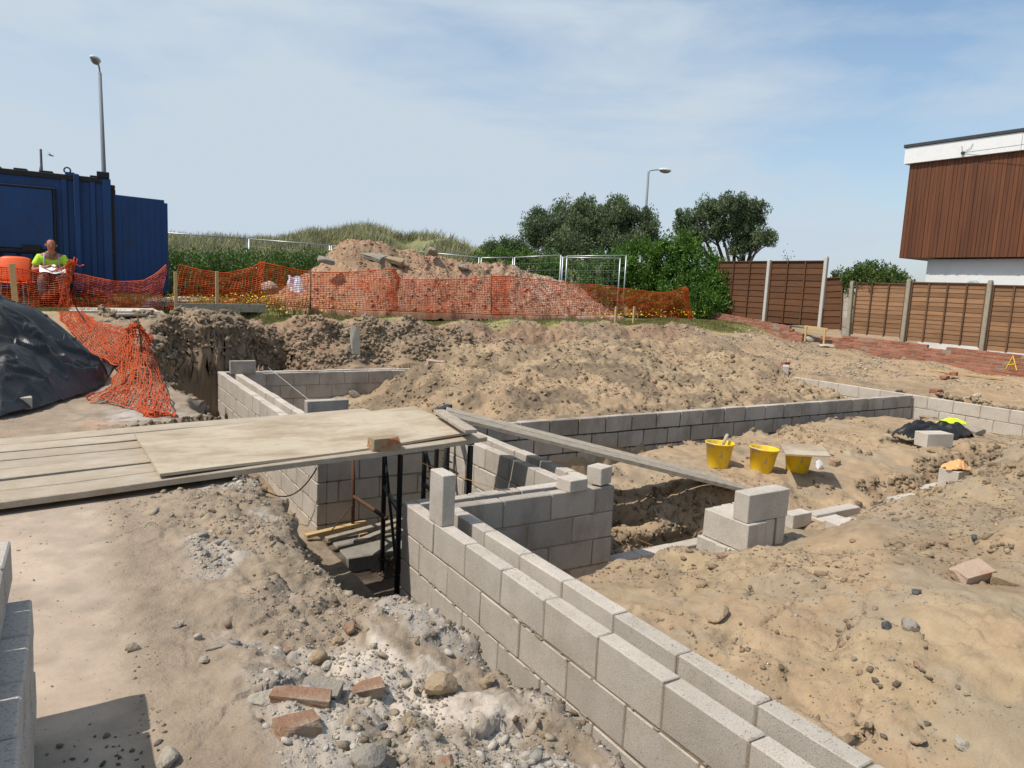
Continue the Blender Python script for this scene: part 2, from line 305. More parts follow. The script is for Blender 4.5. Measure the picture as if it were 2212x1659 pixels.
    z = np.where(rB, zb, z)
    kb = sst(12.44, 12.64, y)*(x > 2.3)*(x < 13.45)*(y < 12.64); z = np.where((kb > 0), zb*(1-kb)+np.minimum(zo*(1-k0)+zo2*k0, .2)*kb, z)
    # front rooms
    zc = idw(x, y, RCN)
    tr = (fbm(x, y, 1.2, 5, 71)); smooth = sst(.15, -.2, fbm(x, y, .9, 3, 77))
    near = sst(5.4, 3.2, r)
    zc = zc+(.045*tr+.012*f2+(.07*(lump-.13))*(1-.75*smooth)*(.35+.65*(fbm(x, y, .6, 3, 88) > -.08)))
    zc = zc+.016*np.abs(fbm(x, y, .16, 4, 69))*sst(.0, .3, fbm(x, y, .8, 3, 70))+.035*np.maximum(0, fbm(x, y, .45, 5, 90))-.07*sst(.16, .52, fbm(x, y, .7, 3, 93))
    for T, fz, wd, sl_ in ((T_PIT, -1.0, .24, 1), (T_W4, -.86, .26, 1), (T_R, -.62, .34, 1)):
        s_ = sdpoly(wx, wy, T); k = sst(.05, -wd, s_); kk = np.clip(k+.35*k*(1-k)*fbm(x, y, .3, 4, 55), 0, 1.1)
        zf = fz+.05*f1+.05*lump
        if T is T_PIT: zf = zf+.40*np.exp(-((y-5.02-.06*np.sin(x*5))/.12)**2)*sst(3.9, 4.3, x)*sst(5.9, 5.4, x)
        zc = np.where(zf < zc, zc*(1-kk)+zf*kk+.05*k*(1-k)*4*(lump-.15), zc)
    zc = np.where((x > 2.4) & (x < 2.75) & (y < 3.6), np.minimum(zc, -.04-.02*sst(2.75, 2.45, x)), zc)
    z = np.where(rCm, zc, z)
    k4 = sst(7.325, 7.42, y)*(x > 3.9)*(x < 13.45)*(y < 7.4); z = np.where(k4 > 0, np.where(rCm | rB, np.minimum(zc, -.6)*(1-k4)+zb*k4, z), z)
    z = np.where(cav, -1.0, z); dk = (-.16*(x+.3)+.987*(y-4.42)); z = np.where((x < 3) & (dk > -.12) & (dk < 1.85), np.minimum(z, .352-.02*sst(-.12, .02, dk)), z)
    # ------- colour of the materials lying there
    C = np.zeros(x.shape+(3,))
    def lay(rgb, m): C[...] = C*(1-m[..., None])+np.array(rgb)*m[..., None]
    one = np.ones(x.shape)
    xs_ = x+1.1*z; ys_ = y-1.3*z
    g1 = fbm(xs_, ys_, 1.3, 5, 101); g2 = fbm(xs_, ys_, .3, 4, 102); g3 = fbm(xs_, ys_, .09, 3, 103)
    lay((.365, .262, .160), one)                                  # sand
    lay((.245, .185, .12), sst(-.05, .35, g1+.5*g2)*.75)          # damp darker sand
    lay((.28, .205, .13), rB*sst(-.25, .15, g1+.6*g2)*.8)
    lay((.165, .125, .085), rB*sst(.05, .30, fbm(x, y, .7, 4, 111))*.8)
    lay((.37, .28, .17), (rB | rCm)*sst(.10, .28, fbm(x, y, .8, 4, 112))*.6)
    lay((.29, .235, .165), rCm*sst(.05, .22, fbm(x, y, .5, 4, 114)+.3*g3)*.6)
    # slab and berm on the left
    lay((.315, .245, .175), rO*(y < 9)*(x < 2.2)*one)
    lay((.395, .31, .235), conc*.95); lay((.42, .33, .24), conc*sst(-.1, .25, g1)*.2); lay((.35, .285, .22), conc*sst(.0, .35, fbm(x, y, .45, 4, 120))*.5)
    lay((.23, .18, .12), rO*sst(.25, .9, x)*(x < 2.2)*(y < 7)*sst(-.1, .2, g2+.5*g1)*.7)
    wh = rO*sst(.02, .12, so_)*(x < 1.6)*(y < 5.6)*sst(.35, .6, x)*sst(.0, .14, fbm(x, y, .42, 4, 131)+.25*g3+.16*np.exp(-((x-.85)/.3)**2-((y-3.3)/.9)**2)+.05)
    lay((.40, .36, .31), wh*.7)
    wh2 = rO*np.exp(-(((x-1.02)/.34)**2+((y-2.1)/.34)**2)**1.3); lay((.52, .45, .37), np.clip(wh2*1.4*(.5+1.8*g2+1.6*g3), 0, .85))
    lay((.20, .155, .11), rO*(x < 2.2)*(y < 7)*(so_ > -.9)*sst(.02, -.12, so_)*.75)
    lay((.38, .235, .15), rO*(x < .75)*(y > 6.4)*(y < 9.6)*sst(-.15, .15, g1+.5*g2+.1)*sst(.8, .5, x)*.85)
    lay((.44, .40, .35), rO*np.exp(-(((x-.55)/.33)**2+((y-6.9)/.3)**2))*sst(-.1, .2, g3+.3))
    bk = rO*(x > .4)*(y > 8.3)*(y < 14)*(x < 14)
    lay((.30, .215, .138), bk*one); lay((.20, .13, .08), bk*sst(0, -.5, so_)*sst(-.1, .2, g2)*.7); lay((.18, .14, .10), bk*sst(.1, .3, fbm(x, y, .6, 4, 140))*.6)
    lay((.30, .18, .11), bk*(x > 3)*(y > 12.6)*sst(-.05, .25, fbm(x, y, 1.2, 3, 141))*.6)
    # grass strip in front of the netting, meadow behind
    gr = rO*sst(13.95, 14.35, y+.35*g1)*sst(21, 19, x+0*y)
    lay((.185, .18, .065), gr*sst(-.5, .1, g1+g2+.45)*.95); lay((.33, .30, .10), gr*sst(.0, .3, g2)*.55)
    lay((.11, .14, .04), rO*sst(16, 18, y)*sst(-.2, .2, g2)*.8)
    lay((.12, .13, .05), sst(30, 45, r)*one)
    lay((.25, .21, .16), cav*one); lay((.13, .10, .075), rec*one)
    C *= (1+.22*g3+.16*g2)[..., None]
    return z, np.clip(C, .01, .8)
def make_ground():
    nt_ = 1120
    t = np.linspace(-1.0, .98, nt_); vs_ = [3.35]
    while vs_[-1] < 11: vs_.append(vs_[-1]+.0052+.0017*(vs_[-1]-3.3))
    while vs_[-1] < 24: vs_.append(vs_[-1]+.0019*vs_[-1])
    while vs_[-1] < 70: vs_.append(vs_[-1]*1.006)
    while vs_[-1] < 3500: vs_.append(vs_[-1]*1.06)
    v = np.array(vs_); D = np.array([math.sin(.5589), math.cos(.5589)]); Rr = np.array([D[1], -D[0]])
    T, Vv = np.meshgrid(t, v); X = -3*D[0]+Vv*D[0]+T*.86*Vv*Rr[0]; Y = -3*D[1]+Vv*D[1]+T*.86*Vv*Rr[1]
    Z, C = ground(X, Y); nv = len(v)
    (Zr, Zc), (Xr, Xc), (Yr, Yc) = np.gradient(Z), np.gradient(X), np.gradient(Y); dj = Xr*Yc-Xc*Yr; sl = np.hypot((Zr*Yc-Zc*Yr)/dj, (Zc*Xr-Zr*Xc)/dj); st = sst(1.1, 2.2, np.minimum(sl, 9))*(np.hypot(X, Y) < 16)
    in_ = ((X > 2.3) & (X < 13.5) & (Y > 7.3) & (Y < 12.6)) | ((X > 2.1) & (X < 2.5) & (Y < 12.75)) | ((Y > 7.0) & (Y < 7.45)) | ((X > 3.5) & (X < 3.95) & (Y < 7.4)) | ((Y > 4.5) & (Y < 4.9)) | ((Y > 12.2) & (Y < 12.75)); st = st*(~in_)
    nr_ = .55+.45*sst(4, 8, np.hypot(X, Y)); l1 = lumps(X+1.9*Z, Y-2.3*Z, 60)-.2; f5 = fbm(X*1.0+3.1*Z, Y+2.2*Z, .16, 4, 505); dxs = st*nr_*(.05*f5+.08*fbm(X+2.3*Z, Y-3.1*Z, .42, 6, 501, .55)+.09*l1); dys = st*nr_*(-.05*f5+.08*fbm(X-2.9*Z, Y+2.7*Z, .42, 6, 502, .55)-.09*l1); Z = Z+.5*dxs*(X > 0); X = X+dxs; Y = Y+dys; print('ground', nv, nt_)
    P = np.stack([X, Y, Z], -1).reshape(-1, 3)
    global GSTEEP
    rr_ = np.hypot(X, Y); ok = (sl > .9) & (rr_ < 15.5) & (rr_ > 1.2) & ~((X > 2.05) & (X < 2.55) & (Y < 12.75)) & ~((Y > 4.5) & (Y < 4.95) & (X < 3.95)) & ~((X > 3.5) & (X < 3.95) & (Y < 7.4)) & ~((Y > 7.0) & (Y < 7.5)) & ~((Y > 12.2) & (Y < 12.75)); wq = (np.abs(dj)*np.sqrt(1+np.minimum(sl, 6)**2)*ok).ravel(); wq = wq*np.where(((X > 2.3) & (X < 13.5) & (Y > 7.3) & (Y < 12.6)).ravel(), .22, 1); wq /= wq.sum(); ii = RNG.choice(len(wq), 30000, p=wq); GSTEEP = np.stack([X, Y, Z], -1).reshape(-1, 3)[ii]
    i = np.arange(nv-1)[:, None]*nt_+np.arange(nt_-1)[None]; F = np.stack([i, i+1, i+nt_+1, i+nt_], -1).reshape(-1, 4)
    o = arr_mesh('ground', P, F, MT['ground'], smooth=True)
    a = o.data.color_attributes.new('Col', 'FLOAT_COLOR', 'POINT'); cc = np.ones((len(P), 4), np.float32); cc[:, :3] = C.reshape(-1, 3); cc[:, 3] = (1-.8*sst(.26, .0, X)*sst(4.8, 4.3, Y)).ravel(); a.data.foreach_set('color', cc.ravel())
    tag(o, kind='structure'); return o
make_ground()
def gz(x, y):
    z, c = ground(np.array([x, x+1e-3], float), np.array([y, y], float)); return float(z[0])
# ---------------------------------------------------------------- block walls
BL, BH = .45, .225
def leaf(name, parent, axis, fix, a, b, joint, ncs=5, top=0., m='block', mm='mortar', phase=0, gap=.010, tones=(.2, .8), rec_=.006):
    """axis 'x' or 'y': runs from a to b; fix=(lo,hi) is its thickness; blocks are bonded half over"""
    mb = MB(); mo = MB()
    for r in range(ncs):
        zt = top-r*BH-RNG.uniform(0, .002); zb = top-r*BH-BH+gap
        j = joint+((r+phase) % 2)*BL/2; k = math.floor((a-j)/BL); s = j+k*BL
        while s < b-.005:
            e = min(s+BL, b); st = max(s, a)
            if e-st > .03:
                g2 = gap*.5; dx = RNG.normal(0, .0018); tn = RNG.uniform(*tones)
                l0 = st+(g2 if st > a+.001 else 0); l1 = e-(g2 if e < b-.001 else 0); dt_ = RNG.normal(0, .0015) if r == 0 else 0
                if axis == 'y': mb.box((fix[0]+dx, l0, zb), (fix[1]+dx, l1, zt+dt_), RNG.uniform(.004, .008), tn, .0016)
                else: mb.box((l0, fix[0]+dx, zb), (l1, fix[1]+dx, zt+dt_), RNG.uniform(.004, .008), tn, .0016)
            s += BL
    zb = top-ncs*BH
    if axis == 'y': mo.box((fix[0]+rec_, a+.012, zb), (fix[1]-rec_, b-.012, top-.014), .001)
    else: mo.box((a+.012, fix[0]+rec_, zb), (b-.012, fix[1]-rec_, top-.014), .001)
    for r in range(ncs):
        for _ in range(int((b-a)*9)):
            s_ = RNG.uniform(a+.03, b-.07); zz = top-(r+1)*BH+.005+RNG.uniform(-.008, .006); w_ = RNG.uniform(.01, .06); pr = RNG.uniform(.001, .006); hh = RNG.uniform(.006, .016)
            for sd in (0, 1):
                f0 = fix[0]-pr if sd == 0 else fix[1]-.004; f1 = fix[0]+.004 if sd == 0 else fix[1]+pr
                if RNG.uniform() < .5: continue
                if axis == 'y': mo.box((f0, s_, zz-hh/2), (f1, s_+w_, zz+hh/2), .003, .5, .001)
                else: mo.box((s_, f0, zz-hh/2), (s_+w_, f1, zz+hh/2), .003, .5, .001)
    o = mb.build(name, MT[m], parent); mo.build('mortar', MT[mm], o); return o
def wall(name, label, specs, group=None):
    t = empty(name, (0, 0, 0), 0, label, 'block wall', group)
    for s in specs: leaf(s.pop('n'), t, **s)
    return t
wall('blockwork', 'long pale double block wall running down the middle to the bottom right corner', [
    dict(n='outer_leaf', axis='y', fix=(2.113, 2.213), a=-1.0, b=4.755, joint=4.301, ncs=6),
    dict(n='inner_leaf', axis='y', fix=(2.342, 2.442), a=-1.0, b=4.555, joint=4.007, ncs=5, phase=0)])
wall('blockwork', 'short double block return wall with mortar smears, ending in a pillar', [
    dict(n='outer_leaf', axis='x', fix=(4.75, 4.85), a=2.113, b=3.575, joint=2.66, ncs=5, phase=0),
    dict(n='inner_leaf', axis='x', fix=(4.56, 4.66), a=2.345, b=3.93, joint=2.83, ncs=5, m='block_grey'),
    ])
wall('blockwork', 'double block wall passing behind the black trestles to the ramp', [
    dict(n='outer_leaf', axis='y', fix=(3.58, 3.68), a=4.75, b=7.06, joint=5.27, ncs=5),
    dict(n='inner_leaf', axis='y', fix=(3.82, 3.92), a=4.665, b=7.245, joint=5.1, ncs=5)])
wall('blockwork', 'shaded block wall beneath the timber deck', [
    dict(n='outer_leaf', axis='x', fix=(7.07, 7.17), a=2.24, b=3.68, joint=2.36, ncs=5),
    dict(n='inner_leaf', axis='x', fix=(7.25, 7.35), a=2.36, b=3.8, joint=2.6, ncs=5)])
wall('blockwork', 'pale double block wall beyond the deck at the left trench edge', [
    dict(n='outer_leaf', axis='y', fix=(2.138, 2.238), a=7.07, b=12.70, joint=11.866, ncs=5),
    dict(n='inner_leaf', axis='y', fix=(2.36, 2.46), a=7.36, b=12.34, joint=11.6, ncs=5)])
wall('blockwork', 'shaded far block wall running into the sand mound', [
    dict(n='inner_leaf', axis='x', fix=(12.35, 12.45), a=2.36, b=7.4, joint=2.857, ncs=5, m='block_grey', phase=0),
    dict(n='outer_leaf', axis='x', fix=(12.60, 12.70), a=2.24, b=7.4, joint=2.6, ncs=5)])
wall('blockwork', 'long grey single block wall with dark joints in front of the sand mound', [
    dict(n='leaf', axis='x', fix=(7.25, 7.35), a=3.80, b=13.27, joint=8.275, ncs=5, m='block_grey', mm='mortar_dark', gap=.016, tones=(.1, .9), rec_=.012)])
wall('blockwork', 'pale double block wall on the right below the brick wall', [
    dict(n='inner_leaf', axis='y', fix=(13.3, 13.4), a=2.2, b=10.05, joint=7.0, ncs=4),
    dict(n='outer_leaf', axis='y', fix=(13.55, 13.65), a=2.2, b=10.05, joint=7.2, ncs=4)])
wall('blockwork', 'low block footing wall at the bottom of the sandy pit beside the pillar', [
    dict(n='leaf', axis='x', fix=(4.56, 4.70), a=3.95, b=5.9, joint=4.30, ncs=2, top=-.675, tones=(.5, 1))])
# ---------------------------------------------------------------- background
MT['brick'] = mat('red_brick', (.34, .145, .09), .9, [(6, (.22, .09, .055), .6, .45, .7, O3), (30, (.42, .30, .22), .5, .56, .72, O3)], 1, 90, .2, .2)
MT['brickmortar'] = mat('brick_mortar', (.29, .24, .19), .95, [(20, (.24, .20, .16), .6, .45, .7, O3)], 1, 90, .2)
MT['fence_dark'] = mat('dark_fence_panel', (.115, .052, .024), .8, [(2.2, (.07, .034, .018), .6, .42, .7, (1, .8, 7)), (12, (.17, .085, .045), .4, .5, .7, (1, .7, 6))], .5, 60, .25, .18)
MT['fence_light'] = mat('light_fence_panel', (.265, .15, .08), .85, [(2.2, (.13, .07, .036), .6, .42, .72, (1, .8, 8)), (12, (.30, .18, .10), .45, .5, .7, (1, .7, 6))], .5, 60, .2, .22)
MT['batten'] = mat('fence_batten', (.125, .072, .042), .85, None, .5, 60, .2, .2)
MT['post_pale'] = mat('pale_concrete_post', (.50, .49, .44), .9, [(14, (.38, .36, .31), .5, .5, .7, O3)], .6, 120, .2)
MT['post_tan'] = mat('weathered_concrete_post', (.34, .30, .22), .92, [(10, (.22, .19, .14), .6, .48, .7, O3)], .8, 120, .2)
MT['clad'] = mat('brown_cladding', (.14, .048, .019), .62, [(1.3, (.068, .025, .012), .75, .42, .66, (1, 5, .35)), (3, (.15, .062, .024), .5, .5, .72, (1, 9, .25))], .3, 60, .35, .17)
MT['white'] = mat('white_render', (.74, .74, .72), .85, [(5, (.62, .62, .60), .4, .5, .7, O3)], .3, 90, .25)
MT['trim'] = mat('dark_roof_trim', (.045, .05, .055), .6, [(6, (.08, .08, .08), .4, .5, .7, O3)])
MT['steel'] = mat('galvanised_steel', (.42, .44, .45), .42, [(20, (.28, .29, .30), .5, .5, .7, O3)], 0, metal=.6, spec=.5)
MT['lamp_post'] = mat('grey_lamp_post', (.20, .21, .23), .6, [(9, (.14, .15, .17), .5, .5, .7, O3)])
MT['lamp_head'] = mat('lamp_housing', (.62, .64, .62), .5)
MT['lamp_glass'] = mat('lamp_bowl', (.20, .16, .15), .25, spec=.5)
MT['blue'] = mat('blue_paint', (.010, .046, .14), .6, [(1.4, (.008, .024, .066), .7, .45, .7, (1, 1, .5)), (9, (.04, .028, .02), .7, .60, .70, (1, 1, .35)), (5, (.009, .042, .15), .5, .5, .7, O3)], .3, 30, .35, .15)
MT['bluedark'] = mat('rusty_dark_paint', (.022, .022, .022), .75, [(9, (.10, .05, .02), .5, .58, .7, O3)], .5, 50, .25)
MT['spire'] = mat('grey_stone', (.10, .10, .13), .9, [(2, (.07, .07, .09), .5, .5, .7, O3)])
MT['bark'] = mat('bark', (.07, .055, .04), .95, [(20, (.12, .10, .08), .5, .5, .7, O3)], 1, 50, .15)
def leafmat(name, c, c2, tone=.45):
    m = mat(name, c, .55, [(1.1, c2, .8, .42, .62, O3)], 0, 60, .35, tone); n = m.node_tree; b = n.nodes['Principled BSDF']
    src = b.inputs['Base Color'].links[0].from_socket; t = n.nodes.new('ShaderNodeBsdfTranslucent'); x = n.nodes.new('ShaderNodeMixShader'); x.inputs[0].default_value = .28
    n.links.new(src, t.inputs[0]); n.links.new(b.outputs[0], x.inputs[1]); n.links.new(t.outputs[0], x.inputs[2]); n.links.new(x.outputs[0], n.nodes['Material Output'].inputs[0]); return m
MT['leaf_tree'] = leafmat('dull_green_leaves', (.15, .195, .09), (.09, .13, .06))
MT['leaf_bush'] = leafmat('bright_green_leaves', (.095, .19, .025), (.055, .13, .02))
MT['leaf_hedge'] = leafmat('hedge_leaves', (.08, .15, .025), (.035, .075, .016))
MT['leaf_shrub'] = leafmat('shrub_leaves', (.085, .14, .03), (.06, .09, .025))
MT['marram'] = leafmat('marram_grass', (.32, .30, .155), (.19, .205, .095), .45)
MT['dune'] = mat('dune_turf', (.20, .195, .095), .95, [(.35, (.12, .14, .055), .8, .4, .62, O3), (2.5, (.28, .25, .14), .6, .48, .7, O3)], 1, 8, .15)
MT['flower'] = mat('yellow_petals', (.75, .55, .03), .7, tone=.2)
MT['grass'] = leafmat('grass_blades', (.17, .17, .055), (.26, .24, .09), .4)
def cards(P, D, S, asp=2.2):
    """leaf quads centred at P with axis D and length S"""
    n = len(P); D = D/np.linalg.norm(D, axis=1, keepdims=True); q = RNG.normal(size=(n, 3)); W = np.cross(D, q); W /= np.linalg.norm(W, axis=1, keepdims=True)
    a = D*S[:, None]*.5; b = W*(S/asp)[:, None]*.5
    V = np.stack([P-a, P+b, P+a, P-b], 1).reshape(-1, 3); F = np.arange(4*n).reshape(-1, 4); return V, F
def foliage(name, parent, ells, n, size, m, upw=.35, clr=.22, shell=.55, cl=70, asp=2.2):
    vol = np.array([e[3]*e[4]*e[5] for e in ells])**.67; vol /= vol.sum(); VV = []; TT = []
    for e, wt in zip(ells, vol):
        nc = max(6, int(cl*len(ells)*wt)); d = RNG.normal(size=(nc, 3)); d /= np.linalg.norm(d, axis=1, keepdims=True)
        rr = RNG.uniform(shell, 1.03, nc)[:, None]; R3 = np.array(e[3:6]); c = np.array(e[:3])+d*rr*R3
        c = c[(c[:, 2] > .75)]; nc = len(c)
        if not nc: continue
        k = max(1, int(n*wt/nc)); cr = clr*RNG.uniform(.6, 1.5, nc)
        ctr = np.repeat(c, k, 0); off = RNG.normal(size=(nc*k, 3)); off /= np.linalg.norm(off, axis=1, keepdims=True); off *= (RNG.uniform(0, 1, (nc*k, 1))**.5)
        off *= np.repeat(cr, k)[:, None]*np.array([1, 1, 1.25]); P = ctr+off
        Dn = off/np.repeat(cr, k)[:, None]+RNG.normal(0, .7, (nc*k, 3))+np.array([0, 0, upw]); VV.append((P, Dn)); TT.append(np.repeat(RNG.uniform(0, 1, nc), k)*.55+RNG.uniform(0, .45, nc*k))
    P = np.concatenate([a for a, b in VV]); Dn = np.concatenate([b for a, b in VV]); S = size*RNG.uniform(.6, 1.35, len(P))
    V, F = cards(P, Dn, S, asp); return arr_mesh(name, V, F, m, parent=parent, tone=np.concatenate(TT))
def branches(root, tips, r0, seed):
    mb = MB(); rnd = random.Random(seed); root = Vector(root)
    for tp in tips:
        tp = Vector(tp); mid = root.lerp(tp, .45)+Vector((rnd.uniform(-.2, .2), rnd.uniform(-.2, .2), rnd.uniform(-.1, .2))); pts = [root, root.lerp(mid, .5)+Vector((rnd.uniform(-.06, .06), 0, .05)), mid, mid.lerp(tp, .5)+Vector((0, rnd.uniform(-.12, .12), rnd.uniform(-.08, .12))), tp]
        mb.tube(pts, [r0, r0*.75, r0*.5, r0*.33, r0*.12], 7)
        for k in range(3):
            a = mid.lerp(tp, rnd.uniform(0, .8)); b = a+Vector((rnd.uniform(-.6, .6), rnd.uniform(-.6, .6), rnd.uniform(.1, .6))); mb.tube([a, a.lerp(b, .5)+Vector((0, 0, .06)), b], [r0*.26, r0*.18, r0*.06], 5)
    return mb
def tree(name, label, cat, base, ells, n, size, m, r0=.11, tips=6, group=None, **k):
    b = Vector(base); t = empty(name, b, 0, label, cat, group)
    E = [(e[0]-b.x, e[1]-b.y, e[2]-b.z, *e[3:]) for e in ells]
    rnd = random.Random(len(name)+int(b.x*10)); tp = [(e[0]+rnd.uniform(-.3, .3)*e[3], e[1]+rnd.uniform(-.3, .3)*e[4], e[2]+rnd.uniform(0, .5)*e[5]) for e in (E*3)[:max(tips, len(E))]]
    branches((0, 0, -.1), tp, r0, 3).build('trunk', MT['bark'], t)
    for e in E: pass
    o = foliage_local('crown', t, E, n, size, m, b.z, **k); return t
def foliage_local(name, t, E, n, size, m, z0, **k):
    sh = [(e[0], e[1], e[2]+50, *e[3:]) for e in E]; o = foliage(name, t, sh, n, size, m, **k)
    o.data.transform(Matrix.Translation((0, 0, -50))); return o
def EL(px, py, D, rw, rh, rd=None):
    """crown lobe seen at px, py at distance D; half sizes given in reference pixels"""
    p = AT(px, py, D); s_ = D/FPX*1.03; return (*p, rw*s_, (rd or rw*.8)*s_, rh*s_)
# dunes
SKY_ = [(-400, 505), (100, 500), (357, 506), (450, 512), (531, 513), (587, 512), (640, 505), (665, 498), (727, 492), (769, 485), (797, 485), (825, 492), (853, 504), (873, 511), (909, 499), (937, 505), (979, 509), (1007, 522), (1035, 526), (1080, 535), (1200, 560), (1500, 590), (2000, 630), (2600, 670)]
def make_dunes():
    nu, nv = 420, 60; xs = np.linspace(-400, 2600, nu); ys = np.interp(xs, [a for a, b in SKY_], [b for a, b in SKY_]); V = np.zeros((nv, nu, 3))
    for i in range(nu):
        D = 46+3*math.sin(xs[i]*.011)+1.5*math.sin(xs[i]*.037); p = AT(xs[i], ys[i]+13, D); a = math.atan2(p[0], p[1]); ht = p[2]-.9
        for j in range(nv):
            s_ = j/(nv-1); dd = D-16+s_*40; k = (dd-D)/16 if dd < D else (dd-D)/24
            V[j, i] = (math.sin(a)*dd, math.cos(a)*dd, .86+ht*max(0, math.cos(min(1, abs(k))*PI/2))**1.3)
    V[..., 2] += (.25*fbm(V[..., 0], V[..., 1], 3.5, 4, 200)+.12*fbm(V[..., 0], V[..., 1], 1.2, 3, 201))*np.clip((V[..., 2]-.9)/2, 0, 1)
    i = np.arange(nv-1)[:, None]*nu+np.arange(nu-1)[None]; F = np.stack([i, i+1, i+nu+1, i+nu], -1).reshape(-1, 4)
    tag(arr_mesh('dunes', V.reshape(-1, 3), F, MT['dune'], smooth=True), kind='structure')
    # marram tufts
    m = 7500; jj = RNG.uniform(.05, .52, m)*(nv-1); ii = RNG.uniform(.12, .62, m)*(nu-1); j0 = jj.astype(int); i0 = ii.astype(int); B = V[j0, i0]+(V[j0+1, i0]-V[j0, i0])*(jj-j0)[:, None]+(V[j0, np.minimum(i0+1, nu-1)]-V[j0, i0])*(ii-i0)[:, None]
    d = fbm(B[:, 0], B[:, 1], 5, 3, 205); bare = (np.abs(B[:, 0]-AT(1010, 560, 42)[0]) < 1.6) & (jj < 26); B = B[(d > -.28) & ~bare]
    kb = 16; P = np.repeat(B, kb, 0); n = len(P); hgt = RNG.uniform(.25, .62, n)*np.repeat(RNG.uniform(.6, 1.3, len(B)), kb)
    D = np.stack([RNG.normal(.25, .42, n), RNG.normal(0, .42, n), np.ones(n)], 1); D /= np.linalg.norm(D, axis=1, keepdims=True); P = P+RNG.normal(0, .16, (n, 3))*np.array([1, 1, .1])
    q = RNG.normal(size=(n, 3)); W = np.cross(D, q); W /= np.linalg.norm(W, axis=1, keepdims=True); W *= .022; T = P+D*hgt[:, None]
    Vv = np.stack([P-W, P+W, T+W*.2, T-W*.2], 1).reshape(-1, 3)
    tag(arr_mesh('marram_grass', Vv, np.arange(4*n).reshape(-1, 4), MT['marram'], tone=np.repeat(RNG.uniform(0, 1, len(B)), kb)), 'tufts of marram grass covering the dunes', 'grass', kind='stuff')
make_dunes()
# grass strip and meadow
def blades(name, label, n, region, h, m, w_=.004, dens=None, cat='grass', lean=.35):
    x = RNG.uniform(region[0], region[1], n); y = RNG.uniform(region[2], region[3], n)
    if dens is not None: k = dens(x, y); x = x[k]; y = y[k]
    z, _ = ground(x, y); n = len(x); D = np.stack([RNG.normal(0, lean, n), RNG.normal(0, lean, n), np.ones(n)], 1); P = np.stack([x, y, z-.01], 1); T = P+D*(RNG.uniform(.5, 1.3, n)*h)[:, None]
    q = RNG.normal(size=(n, 3)); q[:, 2] = 0; q /= np.linalg.norm(q, axis=1, keepdims=True); W = q*w_
    V = np.stack([P-W, P+W, T+W*.3, T-W*.3], 1).reshape(-1, 3); return tag(arr_mesh(name, V, np.arange(4*n).reshape(-1, 4), m, tone=RNG.uniform(0, 1, n)), label, cat, kind='stuff')
blades('grass', 'thin dry grass strip along the foot of the orange netting', 130000, (-1.5, 18.5, 13.9, 16.6), .055, MT['grass'], .006, lambda x, y: (fbm(x, y, .9, 3, 301)+.9*(y-14.5) > RNG.uniform(-.35, .35, len(x))))
blades('meadow_grass', 'rough yellow green grass growing behind the orange netting', 90000, (-1, 30, 16.6, 30), .22, MT['grass'], .012, lambda x, y: x < y*.75)
fx = []
for (a, b, c_, d, n) in ((2.2, 6.0, 16.3, 20, 800), (12.5, 17, 15.7, 17.8, 260)):
    x = RNG.uniform(a, b, n); y = RNG.uniform(c_, d, n); z, _ = ground(x, y); fx.append(np.stack([x, y, z+RNG.uniform(.12, .34, n)], 1))
P = np.concatenate(fx); V, F = cards(P, RNG.normal(size=P.shape)*np.array([1, 1, .3]), np.full(len(P), .05), 1.0)
tag(arr_mesh('wild_flowers', V, F, MT['flower'], tone=RNG.uniform(0, 1, len(P))), 'yellow wild flowers in the grass behind the netting', 'flowers', kind='stuff')
# hedge, bushes, trees
def hedge(name, label, pts, D, n, size, m, dpt=1.0, group=None):
    E = []
    for (x0, yt) in pts:
        for dd in (0, dpt):
            top = AT(x0, yt, D+dd); h_ = (top[2]-.9)/2; E.append((top[0], top[1], .9+h_*1.0, .55*D/22, .55*D/22, h_*1.05))
    b = (E[0][0], E[0][1], .9); return tree(name, label, 'hedge', b, E, n, size, m, .03, 8, group, clr=.16, shell=.75, cl=55, upw=.8)
hedge('hedge', 'clipped dark green hedge behind the left orange netting', [(330+i*24, 545+2*math.sin(i*1.7)) for i in range(16)], 22.5, 26000, .085, MT['leaf_hedge'])
tree('tree', 'wide dull green tree just left of the slender lamp post', 'tree', AT(1310, 640, 29), [EL(1165, 500, 29, 42, 42), EL(1215, 478, 29.5, 45, 36), EL(1268, 478, 29, 48, 44), EL(1325, 470, 28.6, 46, 38), EL(1380, 490, 29, 42, 34), EL(1240, 525, 28.5, 70, 30), EL(1350, 525, 28.6, 62, 28), EL(1408, 512, 29.2, 18, 22)], 75000, .095, MT['leaf_tree'], .14, 8, clr=.26, shell=.45, upw=1.0, cl=60)
tree('tree', 'small dull green tree at the far left end of the group of trees', 'tree', AT(1090, 640, 30), [EL(1060, 545, 30, 18, 20), EL(1095, 538, 30, 22, 18), EL(1120, 545, 30, 18, 22)], 11000, .09, MT['leaf_tree'], .07, 4, clr=.22, upw=1.2)
tree('tree', 'open windswept tree with bare limbs right of the slender lamp post', 'tree', AT(1590, 640, 28), [EL(1480, 478, 28, 30, 26), EL(1530, 462, 28.3, 34, 24), EL(1590, 445, 28, 42, 22), EL(1632, 462, 27.8, 26, 24), EL(1600, 485, 28, 34, 22), EL(1560, 500, 28.2, 30, 22), EL(1650, 512, 27.8, 26, 15), EL(1500, 510, 28, 30, 22), EL(1600, 535, 28, 24, 18), EL(1620, 520, 28.4, 26, 14)], 46000, .09, MT['leaf_tree'], .13, 11, clr=.2, shell=.3, upw=.9, cl=30)
